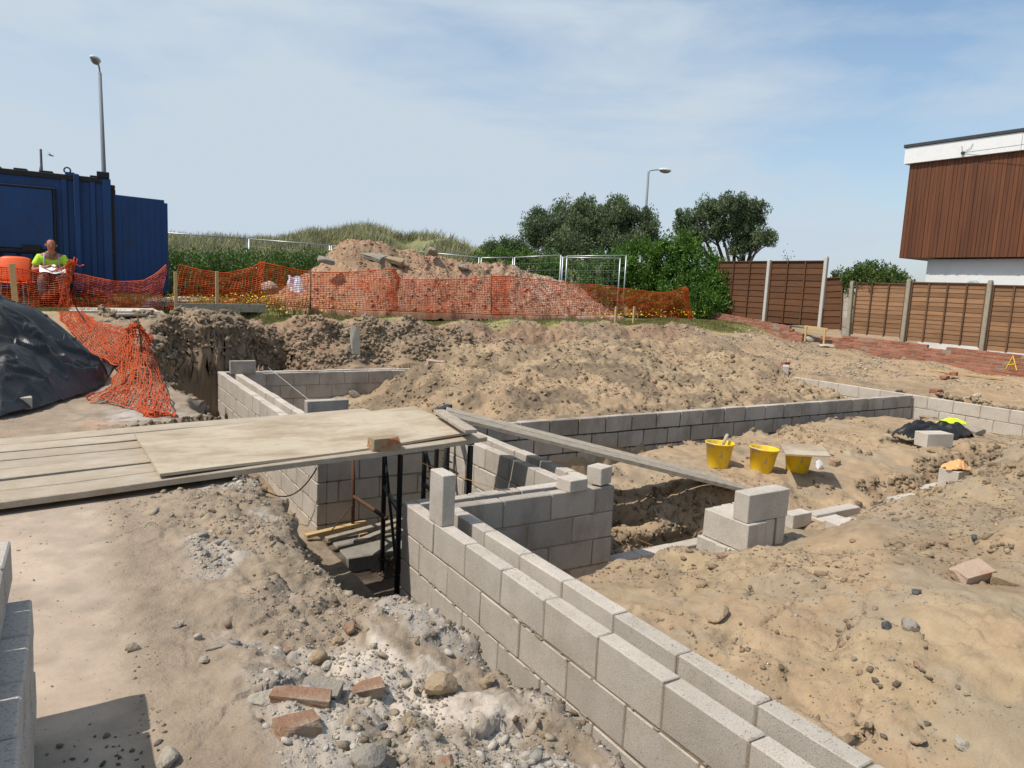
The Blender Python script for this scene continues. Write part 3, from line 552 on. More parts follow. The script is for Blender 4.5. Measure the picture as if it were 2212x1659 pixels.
def bush(label, base, E, n, name='bush', m='leaf_bush', size=.085, cl=75, cat='bush', **k): return tree(name, label, cat, base, E, n, size, MT[m], .045, 7, None, clr=k.get('clr', .17), shell=.62, upw=.6, cl=cl)
bush('low bright green bush behind the left run of the steel fence', AT(1060, 620, 24), [EL(1040, 590, 24, 34, 42), EL(1095, 585, 24, 40, 44), EL(1150, 590, 24, 40, 48), EL(1195, 600, 24, 36, 50)], 17000)
bush('green bush behind the square steel gate panel', AT(1280, 640, 26), [EL(1240, 615, 26, 42, 62), EL(1300, 600, 26, 46, 62), EL(1345, 590, 26, 42, 62), EL(1290, 650, 25.5, 60, 40)], 24000)
bush('big rounded bright green bush at the end of the brown fence', AT(1470, 680, 25.6), [EL(1385, 572, 25.8, 46, 46), EL(1440, 566, 25.6, 40, 46), EL(1482, 556, 25.4, 34, 42), EL(1525, 590, 25, 36, 46), EL(1470, 630, 25.4, 62, 56), EL(1555, 632, 24.4, 30, 46), EL(1528, 656, 24.2, 44, 34), EL(1400, 630, 25.6, 46, 50), EL(1340, 600, 25.8, 34, 40)], 60000, size=.10, cl=60, clr=.24)
p_ = PX(1870, 600, 18.35); s_ = .0118
tree('shrub', 'leafy shrub spilling over the low fence beside the house', 'shrub', (p_[0], p_[1], 1.2), [(18.4+dx, PX(a, b, 18.4)[1], PX(a, b, 18.4)[2], .4, .42*r, .26*r) for a, b, r, dx in ((1815, 600, .8, .1), (1845, 590, 1.0, .2), (1880, 590, 1.1, .1), (1915, 598, 1.0, .15), (1940, 612, .7, .1), (1850, 612, .8, -.15), (1900, 612, .9, -.1))], 12000, .075, MT['leaf_shrub'], .025, 8, clr=.11, shell=.5, cl=50)
foliage('foliage_sprig', None, [(18.2, PX(1700, 560, 18.2)[1], 2.86, .05, .07, .10)], 60, .06, MT['leaf_shrub'], cl=8); _sp = bpy.data.objects['foliage_sprig']; _sp.name = 'foliage'; _q = PX(1700, 560, 18.2); _t = empty('seedling', (18.2, _q[1], .9), 0, 'tiny leafy sprig poking over the tall brown fence', 'plant'); _sp.parent = _t; _sp.data.transform(Matrix.Translation((-18.2, -_q[1], -.9))); mb = MB(); mb.tube([(0, 0, 0), (0, .02, 1), (0, 0, 2.0)], [.012, .01, .003], 6); mb.build('stem', MT['bark'], _t)
# fence panels on the right boundary
FXX = 18.0
def panel(parent_or_label, y0, y1, z0, z1, m, slat, nb, tilt=0., name='fence_panel', dz=0., group=None):
    F_ = fence_lo if m == 'fence_light' else fence_hi
    t = None; mb = MB(); n = int((z1-z0-.06)/slat); slat = (z1-z0-.03)/n; W = y1-y0
    for k in range(n):
        zz = .03+k*slat; a = RNG.uniform(-.006, .006)
        M = Matrix.Translation((0, 0, zz)) @ Matrix.Rotation(.10, 4, 'Y')
        mb.box((-.008, .03, 0+a), (.004, W-.03, slat+.018+a), .002, RNG.uniform(), .0015, M)
    t = mb.build('fence_panel', MT[m], F_); t.location = Vector((FXX, y0, z0))-F_.location; fr = MB()
    for yy in (0, W-.035): fr.box((-.032, yy, 0), (.02, yy+.035, z1-z0), .002, RNG.uniform())
    fr.box((-.036, 0, z1-z0), (.026, W, z1-z0+.028), .002, .5)
    fr.build('frame', MT['batten'] if m == 'fence_light' else MT[m], t)
    for k in range(nb):
        b = MB(); yy = W*(k+1)/(nb+1); b.box((-.040, yy-.018, .01), (-.017, yy+.018, z1-z0-.01), .002, RNG.uniform()); b.build('batten', MT['batten'] if m == 'fence_light' else MT[m], t)
    if tilt: t.rotation_euler = (tilt, 0, 0)
    return t
def fpost(y, z0, z1, m, label, lean=0.):
    mb = MB(); mb.box((-.05, -.05, 0), (.05, .05, z1-z0-.03), .012, .5); mb.box((-.042, -.042, z1-z0-.034), (.042, .042, z1-z0), .012, .5)
    F_ = fence_lo if m == 'post_tan' else fence_hi; o = mb.build('post', MT[m], F_, loc=Vector((FXX-.03, y, z0))-F_.location); o.rotation_euler = (lean, 0, 0); return o
GF = None
fence_lo = empty('garden_fence', (FXX, 11.76, .7), 0, 'low weathered golden brown panel fence with concrete posts below the house', 'fence'); fence_hi = empty('garden_fence', (FXX, 12.65, .9), 0, 'tall dark brown panel fence with white concrete posts by the bush', 'fence')
panel('weathered golden brown fence panel at the right edge of the photo', 4.62, 6.44, .62, 2.16, 'fence_light', .105, 3, group=GF)
panel('weathered golden brown fence panel, next to the rightmost one', 6.56, 8.33, .68, 2.17, 'fence_light', .105, 3, group=GF)
panel('weathered golden brown fence panel below the house corner and vent', 8.45, 10.20, .74, 2.20, 'fence_light', .105, 3, group=GF)
panel('weathered golden brown fence panel under the shrub', 10.32, 11.69, .80, 2.16, 'fence_light', .105, 2, group=GF)
panel('dark brown leaning fence panel below the left of the shrub', 12.0, 12.60, .88, 2.30, 'fence_dark', .16, 0, -.06, group=GF)
panel('tall dark brown fence panel between the two white posts', 12.71, 14.50, .92, 2.74, 'fence_dark', .17, 2, group=GF)
panel('tall dark brown fence panel between the bush and a white post', 14.63, 16.55, .98, 2.74, 'fence_dark', .17, 2, group=GF)
fpost(6.50, .55, 2.32, 'post_tan', 'weathered concrete post, rightmost in the low fence', .0)
fpost(8.39, .6, 2.30, 'post_tan', 'weathered concrete post right of the round vent')
fpost(10.26, .66, 2.30, 'post_tan', 'weathered concrete post under the house corner')
fpost(11.76, .72, 2.22, 'post_tan', 'weathered concrete post at the left end of the low fence', -.03)
fpost(12.65, .86, 2.88, 'post_pale', 'tall white concrete post beside the shrub')
fpost(14.56, .92, 2.80, 'post_pale', 'tall white concrete post, the farther one near the bush')
mb = MB()
for k in range(6): mb.box((18.02, 11.84, .75+k*.225), (18.12, 12.02, .965+k*.225), .006, RNG.uniform())
tag(centred(mb, 'block_pier', MT['block_grey'], (18.07, 11.93, .75)), 'narrow grey block pier standing in the gap of the fence', 'pier')
# brick dwarf wall in two lengths
def brick_run(label, y0, y1, ztop, ncs, xf=17.62, stepped=(), name='brick_wall'):
    t = empty(name, (xf, y0, ztop(y0)-.5), 0, label, 'brick wall'); off = Vector((-xf, -y0, -(ztop(y0)-.5))); mb = MB(); mo = MB()
    for r in range(ncs):
        yy = y0-(.1125 if r % 2 else 0)
        while yy < y1:
            a = max(yy, y0); b = min(yy+.215, y1)
            if b-a > .04 and not any(s0 < (a+b)/2 < s1 and r < nr for s0, s1, nr in stepped):
                zt = ztop((a+b)/2)-r*.075; d = RNG.normal(0, .003)
                mb.box((xf+d, a, zt-.065), (xf+.1+d, b, zt), .005, RNG.uniform(), .001, Matrix.Translation(off))
            yy += .225
    for k in range(int((y1-y0)/.45)):
        a = y0+k*.45+.005; b = min(a+.45, y1-.005); s_ = max([nr for s0, s1, nr in stepped if s0 < (a+b)/2 < s1]+[0]); zt = ztop((a+b)/2)-s_*.075
        mo.box((xf+.006, a, ztop(y0)-ncs*.075-.1), (xf+.094, b, zt-.012), .001, .5, 0, Matrix.Translation(off))
    mb.build('bricks', MT['brick'], t); mo.build('mortar', MT['brickmortar'], t); return t
bw = brick_run('low red brick wall in front of the golden brown fence panels', 3.6, 12.35, lambda y: .69+(y-7.5)*.018, 9, stepped=((11.7, 12.4, 1), (3.6, 6.2, 1), (8.9, 9.4, 1)))
brick_run('short red brick wall at the foot of the tall dark fence', 12.95, 17.0, lambda y: .80+(y-12.3)*.085, 6, xf=17.66, stepped=((12.9, 13.3, 2),))
MT['yellow_paint'] = mat('yellow_paint', (.75, .58, .04), .6)
mb = MB(); q = (17.6-17.62, 0, 0); f_ = lambda a, b: (17.612-17.62, PX(a, b, 17.61)[1]-3.6, PX(a, b, 17.61)[2]-(.69+(3.6-7.5)*.018-.5))
mb.obox(f_(2172, 798), f_(2188, 768), .014, .006, .001, .5, (1, 0, 0)); mb.obox(f_(2188, 768), f_(2196, 800), .02, .006, .001, .5, (1, 0, 0)); mb.obox(f_(2176, 788), f_(2195, 786), .018, .006, .001, .5, (1, 0, 0)); mb.build('yellow_mark', MT['yellow_paint'], bw)
# house
hs_ = empty('house', (20, 11.8, .3), 0, 'flat roofed house with brown upper storey above a white wall', 'house')
def hp(mb, name, m): o = centred(mb, name, MT[m], (20, 11.8, .3)); o.location = (0, 0, 0); o.parent = hs_; return o
mb = MB(); mb.box((20.28, -4, -.2), (27, 11.15, 2.93), .01); hp(mb, 'wall', 'white')
mb = MB(); yy = -4.0
while yy < 11.78: mb.box((20.0+RNG.normal(0, .003), yy+.002, 2.95), (20.06, min(yy+.094, 11.80), 5.50), .004, RNG.uniform()); yy += .098
mb.box((20.05, -4, 2.96), (27, 11.78, 5.5), .01, .3)
xx = 20.02
while xx < 26.9: mb.box((xx+.002, 11.77, 2.95), (xx+.094, 11.81, 5.50), .004, RNG.uniform()); xx += .098
hp(mb, 'cladding', 'clad')
mb = MB(); yy = -4.0
for a in (-4, 2, 9.02): mb.box((19.90, a+.004, 5.51), (19.96, (2 if a == -4 else 9.02 if a == 2 else 11.93)-.004, 5.94), .004)
mb.box((19.97, 11.87, 5.51), (27, 11.93, 5.94), .004); mb.box((19.95, -4, 5.515), (27, 11.86, 5.90), .004); hp(mb, 'fascia', 'white')
mb = MB(); mb.box((19.87, -4, 5.945), (27.05, 11.96, 6.03), .008); hp(mb, 'roof', 'trim')
mb = MB(); a = PX(2080, 330, 19.88); mb.box((a[0]-.03, a[1]-.04, a[2]-.04), (a[0]+.02, a[1]+.04, a[2]+.03), .01); mb.tube([a, (19.6, a[1]-2.5, a[2]-.03), (19.3, a[1]-6, a[2]+.05)], .006, 5)
mb.tube([(19.885, a[1]+.05, a[2]+.18), (19.88, a[1]+.02, a[2]+.03), a], .005, 5); mb.tube([(19.885, a[1]-.22, a[2]+.2), (19.88, a[1]-.18, a[2]+.1), a], .005, 5); hp(mb, 'cable', 'trim')
mb = MB(); v0 = PX(2103, 620, 20.15); mb.lathe([(.0, .12), (.13, .12), (.17, .08), (.17, -.02), (.12, -.04), (.12, .05), (0, .05)], 20)
mb.v = [(v0[0]-z-.02, v0[1]+x, v0[2]+y) for x, y, z in mb.v]; MT['vent'] = mat('vent', (.35, .40, .36), .5, [(30, (.08, .10, .06), .6, .5, .6, O3)]); hp(mb, 'vent', 'vent')
# lamps
def lamp(label, px, py, D, armdir, arm, hz, r=.09, tilt=0.):
    p = AT(px, py, D); zt = p[2]; t = empty('street_lamp', (p[0], p[1], .85), 0, label, 'street lamp'); H_ = zt-.85
    mb = MB(); mb.tube([(0, 0, 0), (0, 0, H_*.5), (0, 0, H_)], [r, r*.85, r*.62], 12); mb.build('pole', MT['lamp_post'], t, smooth=True)
    a = Vector(armdir).normalized()*arm; mb = MB(); mb.tube([(0, 0, H_-.05), (a.x*.1, a.y*.1, H_+.12*hz), (a.x*.5, a.y*.5, H_+.26*hz), (a.x, a.y, H_+.33*hz)], .03, 8); mb.build('arm', MT['lamp_post'], t)
    d = Vector(armdir).normalized(); hd = MB(); c = Vector((a.x, a.y, H_+.33*hz)); L_ = .7
    n = 9; vs = []; R_ = []
    for i in range(n+1):
        s_ = i/n; w_ = .16*math.sin(PI*min(1, .12+s_*.82))**.6; R_.append(w_)
    u = Vector((-d.y, d.x, 0)); seg = 12; vs = [c+d*(i/n*L_-.1)+u*math.cos(2*PI*k/seg)*R_[i]+Vector((0, 0, 1))*max(-.02, math.sin(2*PI*k/seg)*R_[i]*.8) for i in range(n+1) for k in range(seg)]
    fs = [(i*seg+k, i*seg+(k+1) % seg, (i+1)*seg+(k+1) % seg, (i+1)*seg+k) for i in range(n) for k in range(seg)]+[tuple(range(seg))[::-1], tuple(n*seg+k for k in range(seg))]
    hd.add(vs, fs); h = hd.build('lamp_head', MT['lamp_head'], t, smooth=True)
    bw_ = MB(); vs = [c+d*(i/n*L_*.9-.06)+u*math.cos(2*PI*k/seg)*R_[i]*.85-Vector((0, 0, 1))*max(.0, math.sin(2*PI*k/seg)*R_[i]*.95)-Vector((0, 0, .022)) for i in range(n+1) for k in range(seg)]; bw_.add(vs, fs); bw_.build('bowl', MT['lamp_glass'], h, smooth=True)
    t.rotation_euler = (0, tilt, 0); return t
lamp('tall grey street lamp rising behind the blue container', 222, 158, 32, (-.3, -.9, 0), .25, 1.0, .095, -.012)
lamp('slender street lamp standing between the two wide trees', 1401, 371, 42, (.95, -.3, 0), .75, .5, .10)
mb = MB(); p = AT(88, 322, 170); q = AT(88, 380, 170); mb.tube([(q[0], q[1], 0), (q[0], q[1], q[2]), (p[0], p[1], p[2]-3), p], [.75, .45, .22, .2], 4); tag(centred(mb, 'spire', MT['spire'], (q[0], q[1], 0)), 'slim dark spire far away above the container roof', 'spire')
# gull
MT['gull'] = mat('gull_feathers', (.30, .30, .34), .7)
mb = MB(); g = Vector(AT(108, 335, 60)); mb.tube([g+Vector((-.12, 0, .02)), g+Vector((0, 0, 0)), g+Vector((.16, 0, -.03)), g+Vector((.24, 0, -.03))], [.02, .06, .05, .02], 8)
for s_ in (1, -1): mb.add([g+Vector((-.02, 0, .03)), g+Vector((.09, 0, .03)), g+Vector((.0, s_*.2, .17 if s_ > 0 else .05)), g+Vector((-.10, s_*.25, .15 if s_ > 0 else .03)), g+Vector((-.2, s_*.5, .30 if s_ > 0 else -.12)), g+Vector((-.02, 0, .045)), g+Vector((.0, s_*.2, .185 if s_ > 0 else .065))], [(0, 1, 2, 3), (3, 2, 4), (5, 6, 3), (1, 2, 6, 5), (2, 4, 6)])
tag(centred(mb, 'gull', MT['gull'], tuple(g)), 'small gull gliding in the sky above the blue container', 'bird')
# steel mesh fence (heras panels)
def heras(label, a, b, name='site_fence_panel', h=None, brace=False, mesh=True, group='steel site fence panels'):
    """a, b: (px, py top, distance)"""
    A = Vector(AT(*a)); B = Vector(AT(*b)); t = empty(name, (A.x, A.y, .88), 0, label, 'fence panel', group); o = Vector((A.x, A.y, .88)); A -= o; B -= o
    A0 = Vector((A.x, A.y, .0)); B0 = Vector((B.x, B.y, .0)); fr = MB(); r = .021
    fr.tube([A0, A], r, 8); fr.tube([B0, B], r, 8); fr.tube([A, B], r*.85, 8); fr.tube([A0+Vector((0, 0, .12)), B0+Vector((0, 0, .12))], r*.85, 8); fr.build('frame', MT['steel'], t, smooth=True)
    if mesh:
        m_ = MB(); n = int((B-A).length/.16)
        for i in range(1, n): k = i/n; m_.tube([A0.lerp(B0, k)+Vector((0, 0, .12)), A.lerp(B, k)], .0016, 4, cap=False)
        for j in range(1, 8): k = j/8; m_.tube([A0.lerp(A, k), B0.lerp(B, k)], .0016, 4, cap=False)
        m_.build('wire_mesh', MT['steel'], t)
    ft = MB(); ft.box((-.3, -.11, -.03), (.3, .11, .07), .02); ft.build('foot', MT['post_tan'], t)
    if brace: m_ = MB(); m_.tube([A.lerp(A0, .22), A0+Vector((.45, -1.1, 0))], .022, 8); m_.build('brace', MT['steel'], t, smooth=True)
    return t
heras('steel site fence panel emerging behind the container door', (345, 502, 24), (533, 515, 24.5))
heras('braced steel site fence panel left of the rubble heap', (538, 516, 24.4), (712, 530, 23.8), brace=True)
heras('steel site fence panel rising behind the top of the rubble heap', (716, 531, 23.8), (893, 543, 23.2))
heras('steel site fence panel behind the right slope of the rubble heap', (898, 543, 23.1), (1035, 556, 22.4))
heras('narrow steel site fence panel in front of the low bush', (1040, 557, 22.6), (1108, 556, 22.9))
heras('steel site fence panel left of the square gate panel', (1112, 556, 22.8), (1212, 551, 22.6))
heras('square steel gate panel standing upright in front of the bush', (1216, 556, 22.3), (1340, 558, 22.3))
heras('steel site fence panel partly hidden behind the square gate panel', (1225, 553, 23.4), (1353, 552, 23.3))
# rubble heap
MT['rubble'] = mat('brick_rubble', (1, 1, 1), .95, [(30, (.30, .24, .17), .5, .5, .72, O3), (90, (.50, .42, .33), .35, .6, .75, O3)], 1.6, 60, .15, attr='Col')
HP = [(550, 668), (600, 640), (650, 605), (690, 580), (728, 540), (751, 524), (800, 518), (830, 527), (852, 538), (895, 541), (925, 553), (965, 562), (1035, 572), (1080, 572), (1140, 590), (1190, 600), (1240, 620), (1275, 650), (1310, 684)]
def make_heap():
    print('gz', gz(8, 15.95), gz(8, 15.5), gz(5, 16))
    pr = [PY(a, b, 18.3) for a, b in HP]; hx = [p[0] for p in pr]; hz = [p[2] for p in pr]
    nx, ny = 620, 240; X, Y = np.meshgrid(np.linspace(3.4, 16.4, nx), np.linspace(15.9, 21.4, ny)); hh = np.interp(X+.12*fbm(X, Y, .5, 3, 400), hx, hz, left=.6, right=.6)-.88
    k = (Y-18.3)/np.where(Y < 18.3, 1.35+.32*np.clip(hh, 0, 2), 2.8)+.1*fbm(X, Y, 1, 3, 401); k = np.abs(k); prof = np.clip(1-k, 0, 1)**.88*1.0; prof = prof/(prof+.06*(1-prof))
    prof = np.where(k < .12, 1-.3*k, np.clip(1-k, 0, 1)*1.08); prof = np.clip(prof, 0, 1)
    L_ = lumps(X, Y, 40); Z = .86+hh*prof; m = np.clip((hh*prof)/.3, 0, 1); Z += m*(.10*(L_-.15)+.10*fbm(X, Y, .9, 5, 402)+.05*np.abs(fbm(X, Y, .2, 4, 403)))-.14*sst(.02, .0, hh*prof)
    C = np.zeros(X.shape+(3,)); C[:] = (.40, .235, .14)
    g = fbm(X, Y, 1.1, 4, 410); g2_ = fbm(X, Y, .12, 3, 411); top = sst(.55, 1.0, Z-1.0)
    def lay(rgb, q): C[...] = C*(1-q[..., None])+np.array(rgb)*q[..., None]
    lay((.36, .245, .15), top*.8); lay((.27, .19, .12), top*sst(0, .3, g)*.6); lay((.42, .25, .17), (1-top)*sst(-.1, .2, g)*.7); lay((.37, .12, .06), (1-top)*sst(.12, .3, g2_)*.75); lay((.48, .38, .29), sst(9.5, 12, X)*sst(0, .25, g2_+.3*g)*.7)
    C *= (1+.3*g2_)[..., None]
    i = np.arange(ny-1)[:, None]*nx+np.arange(nx-1)[None]; F = np.stack([i, i+1, i+nx+1, i+nx], -1).reshape(-1, 4)
    V = np.stack([X-9, Y-18.3, Z-.88], -1).reshape(-1, 3); F = F[(Z.reshape(-1)[F] > .78).any(1)]; o = arr_mesh('rubble_heap', V, F, MT['rubble'], smooth=True); o.location = (9, 18.3, .88)
    a = o.data.color_attributes.new('Col', 'FLOAT_COLOR', 'POINT'); cc = np.ones((len(V), 4), np.float32); cc[:, :3] = np.clip(C.reshape(-1, 3), .01, .8); a.data.foreach_set('color', cc.ravel())
    print('heap', Z[0, 300], Z[10, 300], Z[:, 300].min()); tag(o, 'large heap of reddish brick rubble and soil behind the orange netting', 'rubble heap'); return X, Y, Z
HX, HY, HZ = make_heap()
def hz(x, y): return float(HZ[np.clip(int((y-15.9)/5.5*239), 0, 239), np.clip(int((x-3.4)/13*619), 0, 619)])
# blue container
KC = Vector(AT(236, 375, 17)); dv = Vector((math.sin(math.radians(93.6)), math.cos(math.radians(93.6)), 0)); nv_ = Vector((-dv.y, dv.x, 0))   # dv to the right along the front, nv_ away from us
kz = 1.0; KH = KC.z-kz
cont = empty('shipping_container', (KC.x, KC.y, kz), math.atan2(dv.y, dv.x), 'dark blue steel shipping container with one door swung open on the right', 'container')
mb = MB()       # local axes: -x along the front to the left, +y away
mb.box((-5.9, .03, .12), (-.05, 2.35, KH-.14), .01, .4)
xx = -5.9
while xx < -.15:
    if xx > -1.0 or xx < -3.2: mb.box((xx+.03, -.012, .14), (xx+.13, .035, KH-.16), .012, RNG.uniform(.3, .7))
    xx += .24
mb.build('body', MT['blue'], cont)
for a in (-.13, -5.95): q = MB(); q.box((a, -.03, 0), (a+.15, .14, KH-.11), .01, .5); q.build('corner_post', MT['blue'], cont)
q = MB(); q.box((-5.95, -.02, KH-.2), (0, .1, KH-.10), .01, .2); q.box((-5.95, -.02, 0), (0, .1, .14), .01, .2); q.build('rail', MT['bluedark'], cont)
q = MB()
for k in range(14): a = -5.8+k*.42; q.box((a, .0, KH-.10), (a+.22, 2.3, KH-.065), .01, .5)
q.box((-5.95, .06, KH-.12), (-.02, 2.4, KH-.095), .01, .4); q.build('roof', MT['bluedark'], cont)
for a in (-.16,): q = MB(); q.box((a-.06, -.05, KH-.10), (a+.16, .12, KH+.02), .01, .4); q.build('corner_casting', MT['bluedark'], cont)
q = MB(); R1 = .055; q.tube([(-.72+R1*math.cos(t_), .0, KH-.02+R1*math.sin(t_)) for t_ in np.linspace(-.6, 2*PI-.6, 16)], .016, 6); q.box((-.76, -.012, KH-.12), (-.60, .012, KH-.05), .004); q.build('lifting_eye', MT['blue'], cont)
# hatch shutter on the front with frame and bar
q = MB(); q.box((-3.15, -.035, .92), (-.98, .02, KH-.42), .012, .75); q.build('shutter', MT['blue'], cont)
q = MB(); q.box((-3.2, -.05, KH-.42), (-.93, .02, KH-.385), .008); q.box((-.97, -.05, .14), (-.93, .02, KH-.42), .008); q.box((-3.2, -.06, .84), (-.95, .0, .91), .01)
for a in (-2.75, -1.35): q.box((a-.16, -.075, .86), (a+.16, -.03, 1.0), .03)
q.build('shutter_frame', MT['bluedark'], cont)
xx = -3.1; q = MB()
while xx < -1.05: q.box((xx, -.02, .16), (xx+.2, .02, .83), .01, RNG.uniform(.3, .6)); xx += .26
q.build('lower_panel', MT['blue'], cont)
q = MB(); q.box((-.62, -.07, .15), (-.52, -.012, KH-.08), .01, .9); q.build('downpipe', MT['blue'], cont)
# open door leaf
A = Vector(AT(246, 420, 17.05)); B = Vector(AT(354, 433, 17.35)); q = MB(); zb = 1.12
dd = (B-A); dd.z = 0; W_ = dd.length; ang = math.atan2(dd.y, dd.x); dM = Matrix.Translation((A.x, A.y, zb)) @ Matrix.Rotation(ang, 4, 'Z')
inv = (Matrix.Translation(cont.location) @ Matrix.Rotation(cont.rotation_euler.z, 4, 'Z')).inverted()
Hd = A.z-zb; q.box((0, 0, 0), (W_, .04, Hd), .008, .6, 0, inv @ dM); q.box((0, -.012, .0), (.05, .05, Hd), .006, .4, 0, inv @ dM); q.box((W_-.05, -.012, 0), (W_+.004, .05, Hd), .006, .5, 0, inv @ dM)
for k in range(4): q.box((.14+k*.26, -.01, .06), (.26+k*.26, .01, Hd-.06), .008, .5, 0, inv @ dM)
d_ = q.build('door', MT['blue'], cont); q = MB()
for z_ in (.35, Hd-.45): q = MB(); q.box((W_-.01, -.02, z_), (W_+.05, .05, z_+.09), .008, .5, 0, inv @ dM); q.build('hinge', MT['blue'], d_)
q = MB(); q.box((-.17, -.01, 0), (.03, .06, Hd+.1), .01, .5, 0, inv @ dM); q.box((-.18, -.03, Hd+.1), (.02, .08, Hd+.18), .01, .5, 0, inv @ dM); q.build('door_post', MT['bluedark'], cont)
# ---------------------------------------------------------------- things on the site
def drop(px, py, z=0.):
    for _ in range(7):
        p = U(px, py, z); z = z*.3+.7*gz(p[0], p[1])
    return U(px, py, z)
# orange netting
MT['net'] = mat('orange_plastic_mesh', (.92, .17, .035), .5, [(3, (.80, .11, .02), .6, .4, .7, O3)], 0, spec=.4, tone=.2)
_n = MT['net'].node_tree; _b = _n.nodes['Principled BSDF']; _s = _b.inputs['Base Color'].links[0].from_socket; _t = _n.nodes.new('ShaderNodeBsdfTranslucent'); _x = _n.nodes.new('ShaderNodeMixShader'); _x.inputs[0].default_value = .38
_n.links.new(_s, _t.inputs[0]); _n.links.new(_b.outputs[0], _x.inputs[1]); _n.links.new(_t.outputs[0], _x.inputs[2]); _n.links.new(_x.outputs[0], _n.nodes['Material Output'].inputs[0])
def strands(P, wh=.013, wv=.010, th=.003):
    """P[i, j] nodes of the net -> ribbons along both directions"""
    VV = []; FF = []; nb = 0
    def rib(Q, W, w_):
        nonlocal nb
        T = np.gradient(Q, axis=0); T /= np.linalg.norm(T, axis=-1, keepdims=True)+1e-9; W = W-T*(W*T).sum(-1, keepdims=True); W /= np.linalg.norm(W, axis=-1, keepdims=True)+1e-9
        Nn = np.cross(T, W); a = W*w_/2; b = Nn*th/2; V = np.stack([Q-a, Q-b, Q+a, Q+b], 1); n = len(Q); i = np.arange(n-1)[:, None]*4; k = np.arange(4)[None]
        F = np.stack([i+k, i+(k+1) % 4, i+4+(k+1) % 4, i+4+k], -1).reshape(-1, 4)+nb; VV.append(V.reshape(-1, 3)); FF.append(F); nb += 4*n
    Gu = np.gradient(P, axis=0); Gv = np.gradient(P, axis=1)
    for j in range(P.shape[1]): rib(P[:, j], Gv[:, j], wh*(1.8 if j in (0, P.shape[1]-1) else 1))
    for i in range(P.shape[0]): rib(P[i], Gu[i], wv)
    return np.concatenate(VV), np.concatenate(FF)
def crom(pts, n):
    pts = np.array(pts, float); d = np.r_[0, np.cumsum(np.maximum(1e-3, np.linalg.norm(np.diff(pts[:, :3], axis=0), axis=1)))]; u = np.linspace(0, d[-1], n); out = np.stack([np.interp(u, d, pts[:, k]) for k in range(pts.shape[1])], 1)
    k = max(1, n//(len(pts)*5)); ker = np.ones(2*k+1)/(2*k+1); pad = np.pad(out, ((k, k), (0, 0)), 'edge'); return np.stack([np.convolve(pad[:, c], ker, 'valid') for c in range(out.shape[1])], 1)
def net(name, label, cols, Y=16., cell=.07, rows=21, wr=.05, lean=.12, seed=0, cat='safety netting', group=None, parent=None, den=1.0, swap=.0):
    """cols: (px top, py top, px bottom, py bottom[, Y])"""
    A = []
    for c in cols: y = c[4] if len(c) > 4 else Y; A.append(tuple(PY(c[0], c[1], y+lean))+tuple(PY(c[2], c[3], y)))
    A = np.array(A); Lg = np.linalg.norm(np.diff(A[:, 3:], axis=0), axis=1).sum(); n = int(Lg/cell*den); S = crom(A, n); v = np.linspace(0, 1, rows)[None, :, None]; T = S[:, None, :3]; B = S[:, None, 3:]; P = T*v+B*(1-v)
    u = np.linspace(0, Lg, n)[:, None]+0*v[..., 0]; vv = v[..., 0]+0*u
    P[..., 1] += wr*2.2*fbm(u, vv*2, .9, 4, seed)*(1-.3*vv)+wr*.8*fbm(u, vv, .18, 3, seed+3); P[..., 0] += wr*1.2*fbm(u, vv*1.5, .55, 3, seed+5)*np.sin(vv*PI)+swap*vv; P[..., 2] += wr*.9*fbm(u, vv, .7, 3, seed+7)*np.sin(vv*PI)
    P[..., 2] = np.maximum(P[..., 2], .86)
    V, F = strands(P); b = S[n//2, 3:]; o = arr_mesh(name, V-b, F, MT['net'], parent=parent); o.location = tuple(b)
    if label: tag(o, label, cat, group)
    return o
net('safety_net', 'orange plastic netting in front of the seated man at the left edge', [(-130, 570, -130, 665), (-60, 573, -60, 665), (0, 577, 0, 668), (45, 581, 45, 668), (95, 592, 95, 670), (135, 580, 140, 672), (156, 563, 146, 668)], seed=1)
net('safety_net', 'sagging orange netting in front of the blue container', [(158, 590, 150, 666), (175, 592, 175, 668), (197, 598, 200, 669), (230, 604, 230, 670), (255, 609, 255, 672), (308, 607, 310, 669), (337, 592, 335, 668), (361, 570, 352, 667)], seed=2, wr=.07)
net('safety_net', 'orange netting behind the two timber stakes, in front of the wild flowers', [(361, 570, 356, 667), (385, 576, 380, 666), (406, 581, 406, 664), (462, 590, 462, 661), (518, 579, 510, 659), (540, 568, 535, 656), (557, 562, 556, 653)], seed=3, wr=.06, swap=.2)
net('safety_net', 'long orange netting standing along the foot of the rubble heap', [(557, 565, 556, 653), (600, 574, 590, 658), (643, 583, 635, 662), (675, 588, 672, 665), (740, 589, 740, 668), (800, 585, 805, 670), (851, 580, 851, 672), (862, 603, 862, 672), (895, 604, 895, 673), (951, 604, 951, 675), (1010, 603, 1010, 677), (1063, 598, 1063, 679), (1099, 597, 1098, 679), (1132, 601, 1132, 680), (1180, 606, 1180, 681), (1225, 611, 1222, 682)], seed=4, wr=.045)
net('safety_net', 'orange netting in front of the big bush, ending in a bunched edge', [(1227, 612, 1224, 682), (1265, 614, 1262, 681), (1297, 616, 1295, 680), (1340, 622, 1338, 680), (1390, 628, 1385, 682), (1437, 633, 1436, 684), (1460, 630, 1462, 686), (1482, 620, 1493, 690)], seed=5, wr=.08, swap=-.1)
net('safety_net', 'doubled strip of orange netting hanging in front of the rubble heap', [(1061, 596, 1061, 680), (1080, 597, 1080, 680), (1100, 596, 1099, 680)], Y=15.9, cell=.04, seed=6, wr=.06, den=1.6)
net('safety_net', 'crumpled seam of orange netting in the middle of the rubble heap', [(846, 582, 838, 668), (855, 588, 850, 671), (863, 600, 858, 672)], Y=15.92, cell=.03, seed=8, wr=.07, den=1.5)
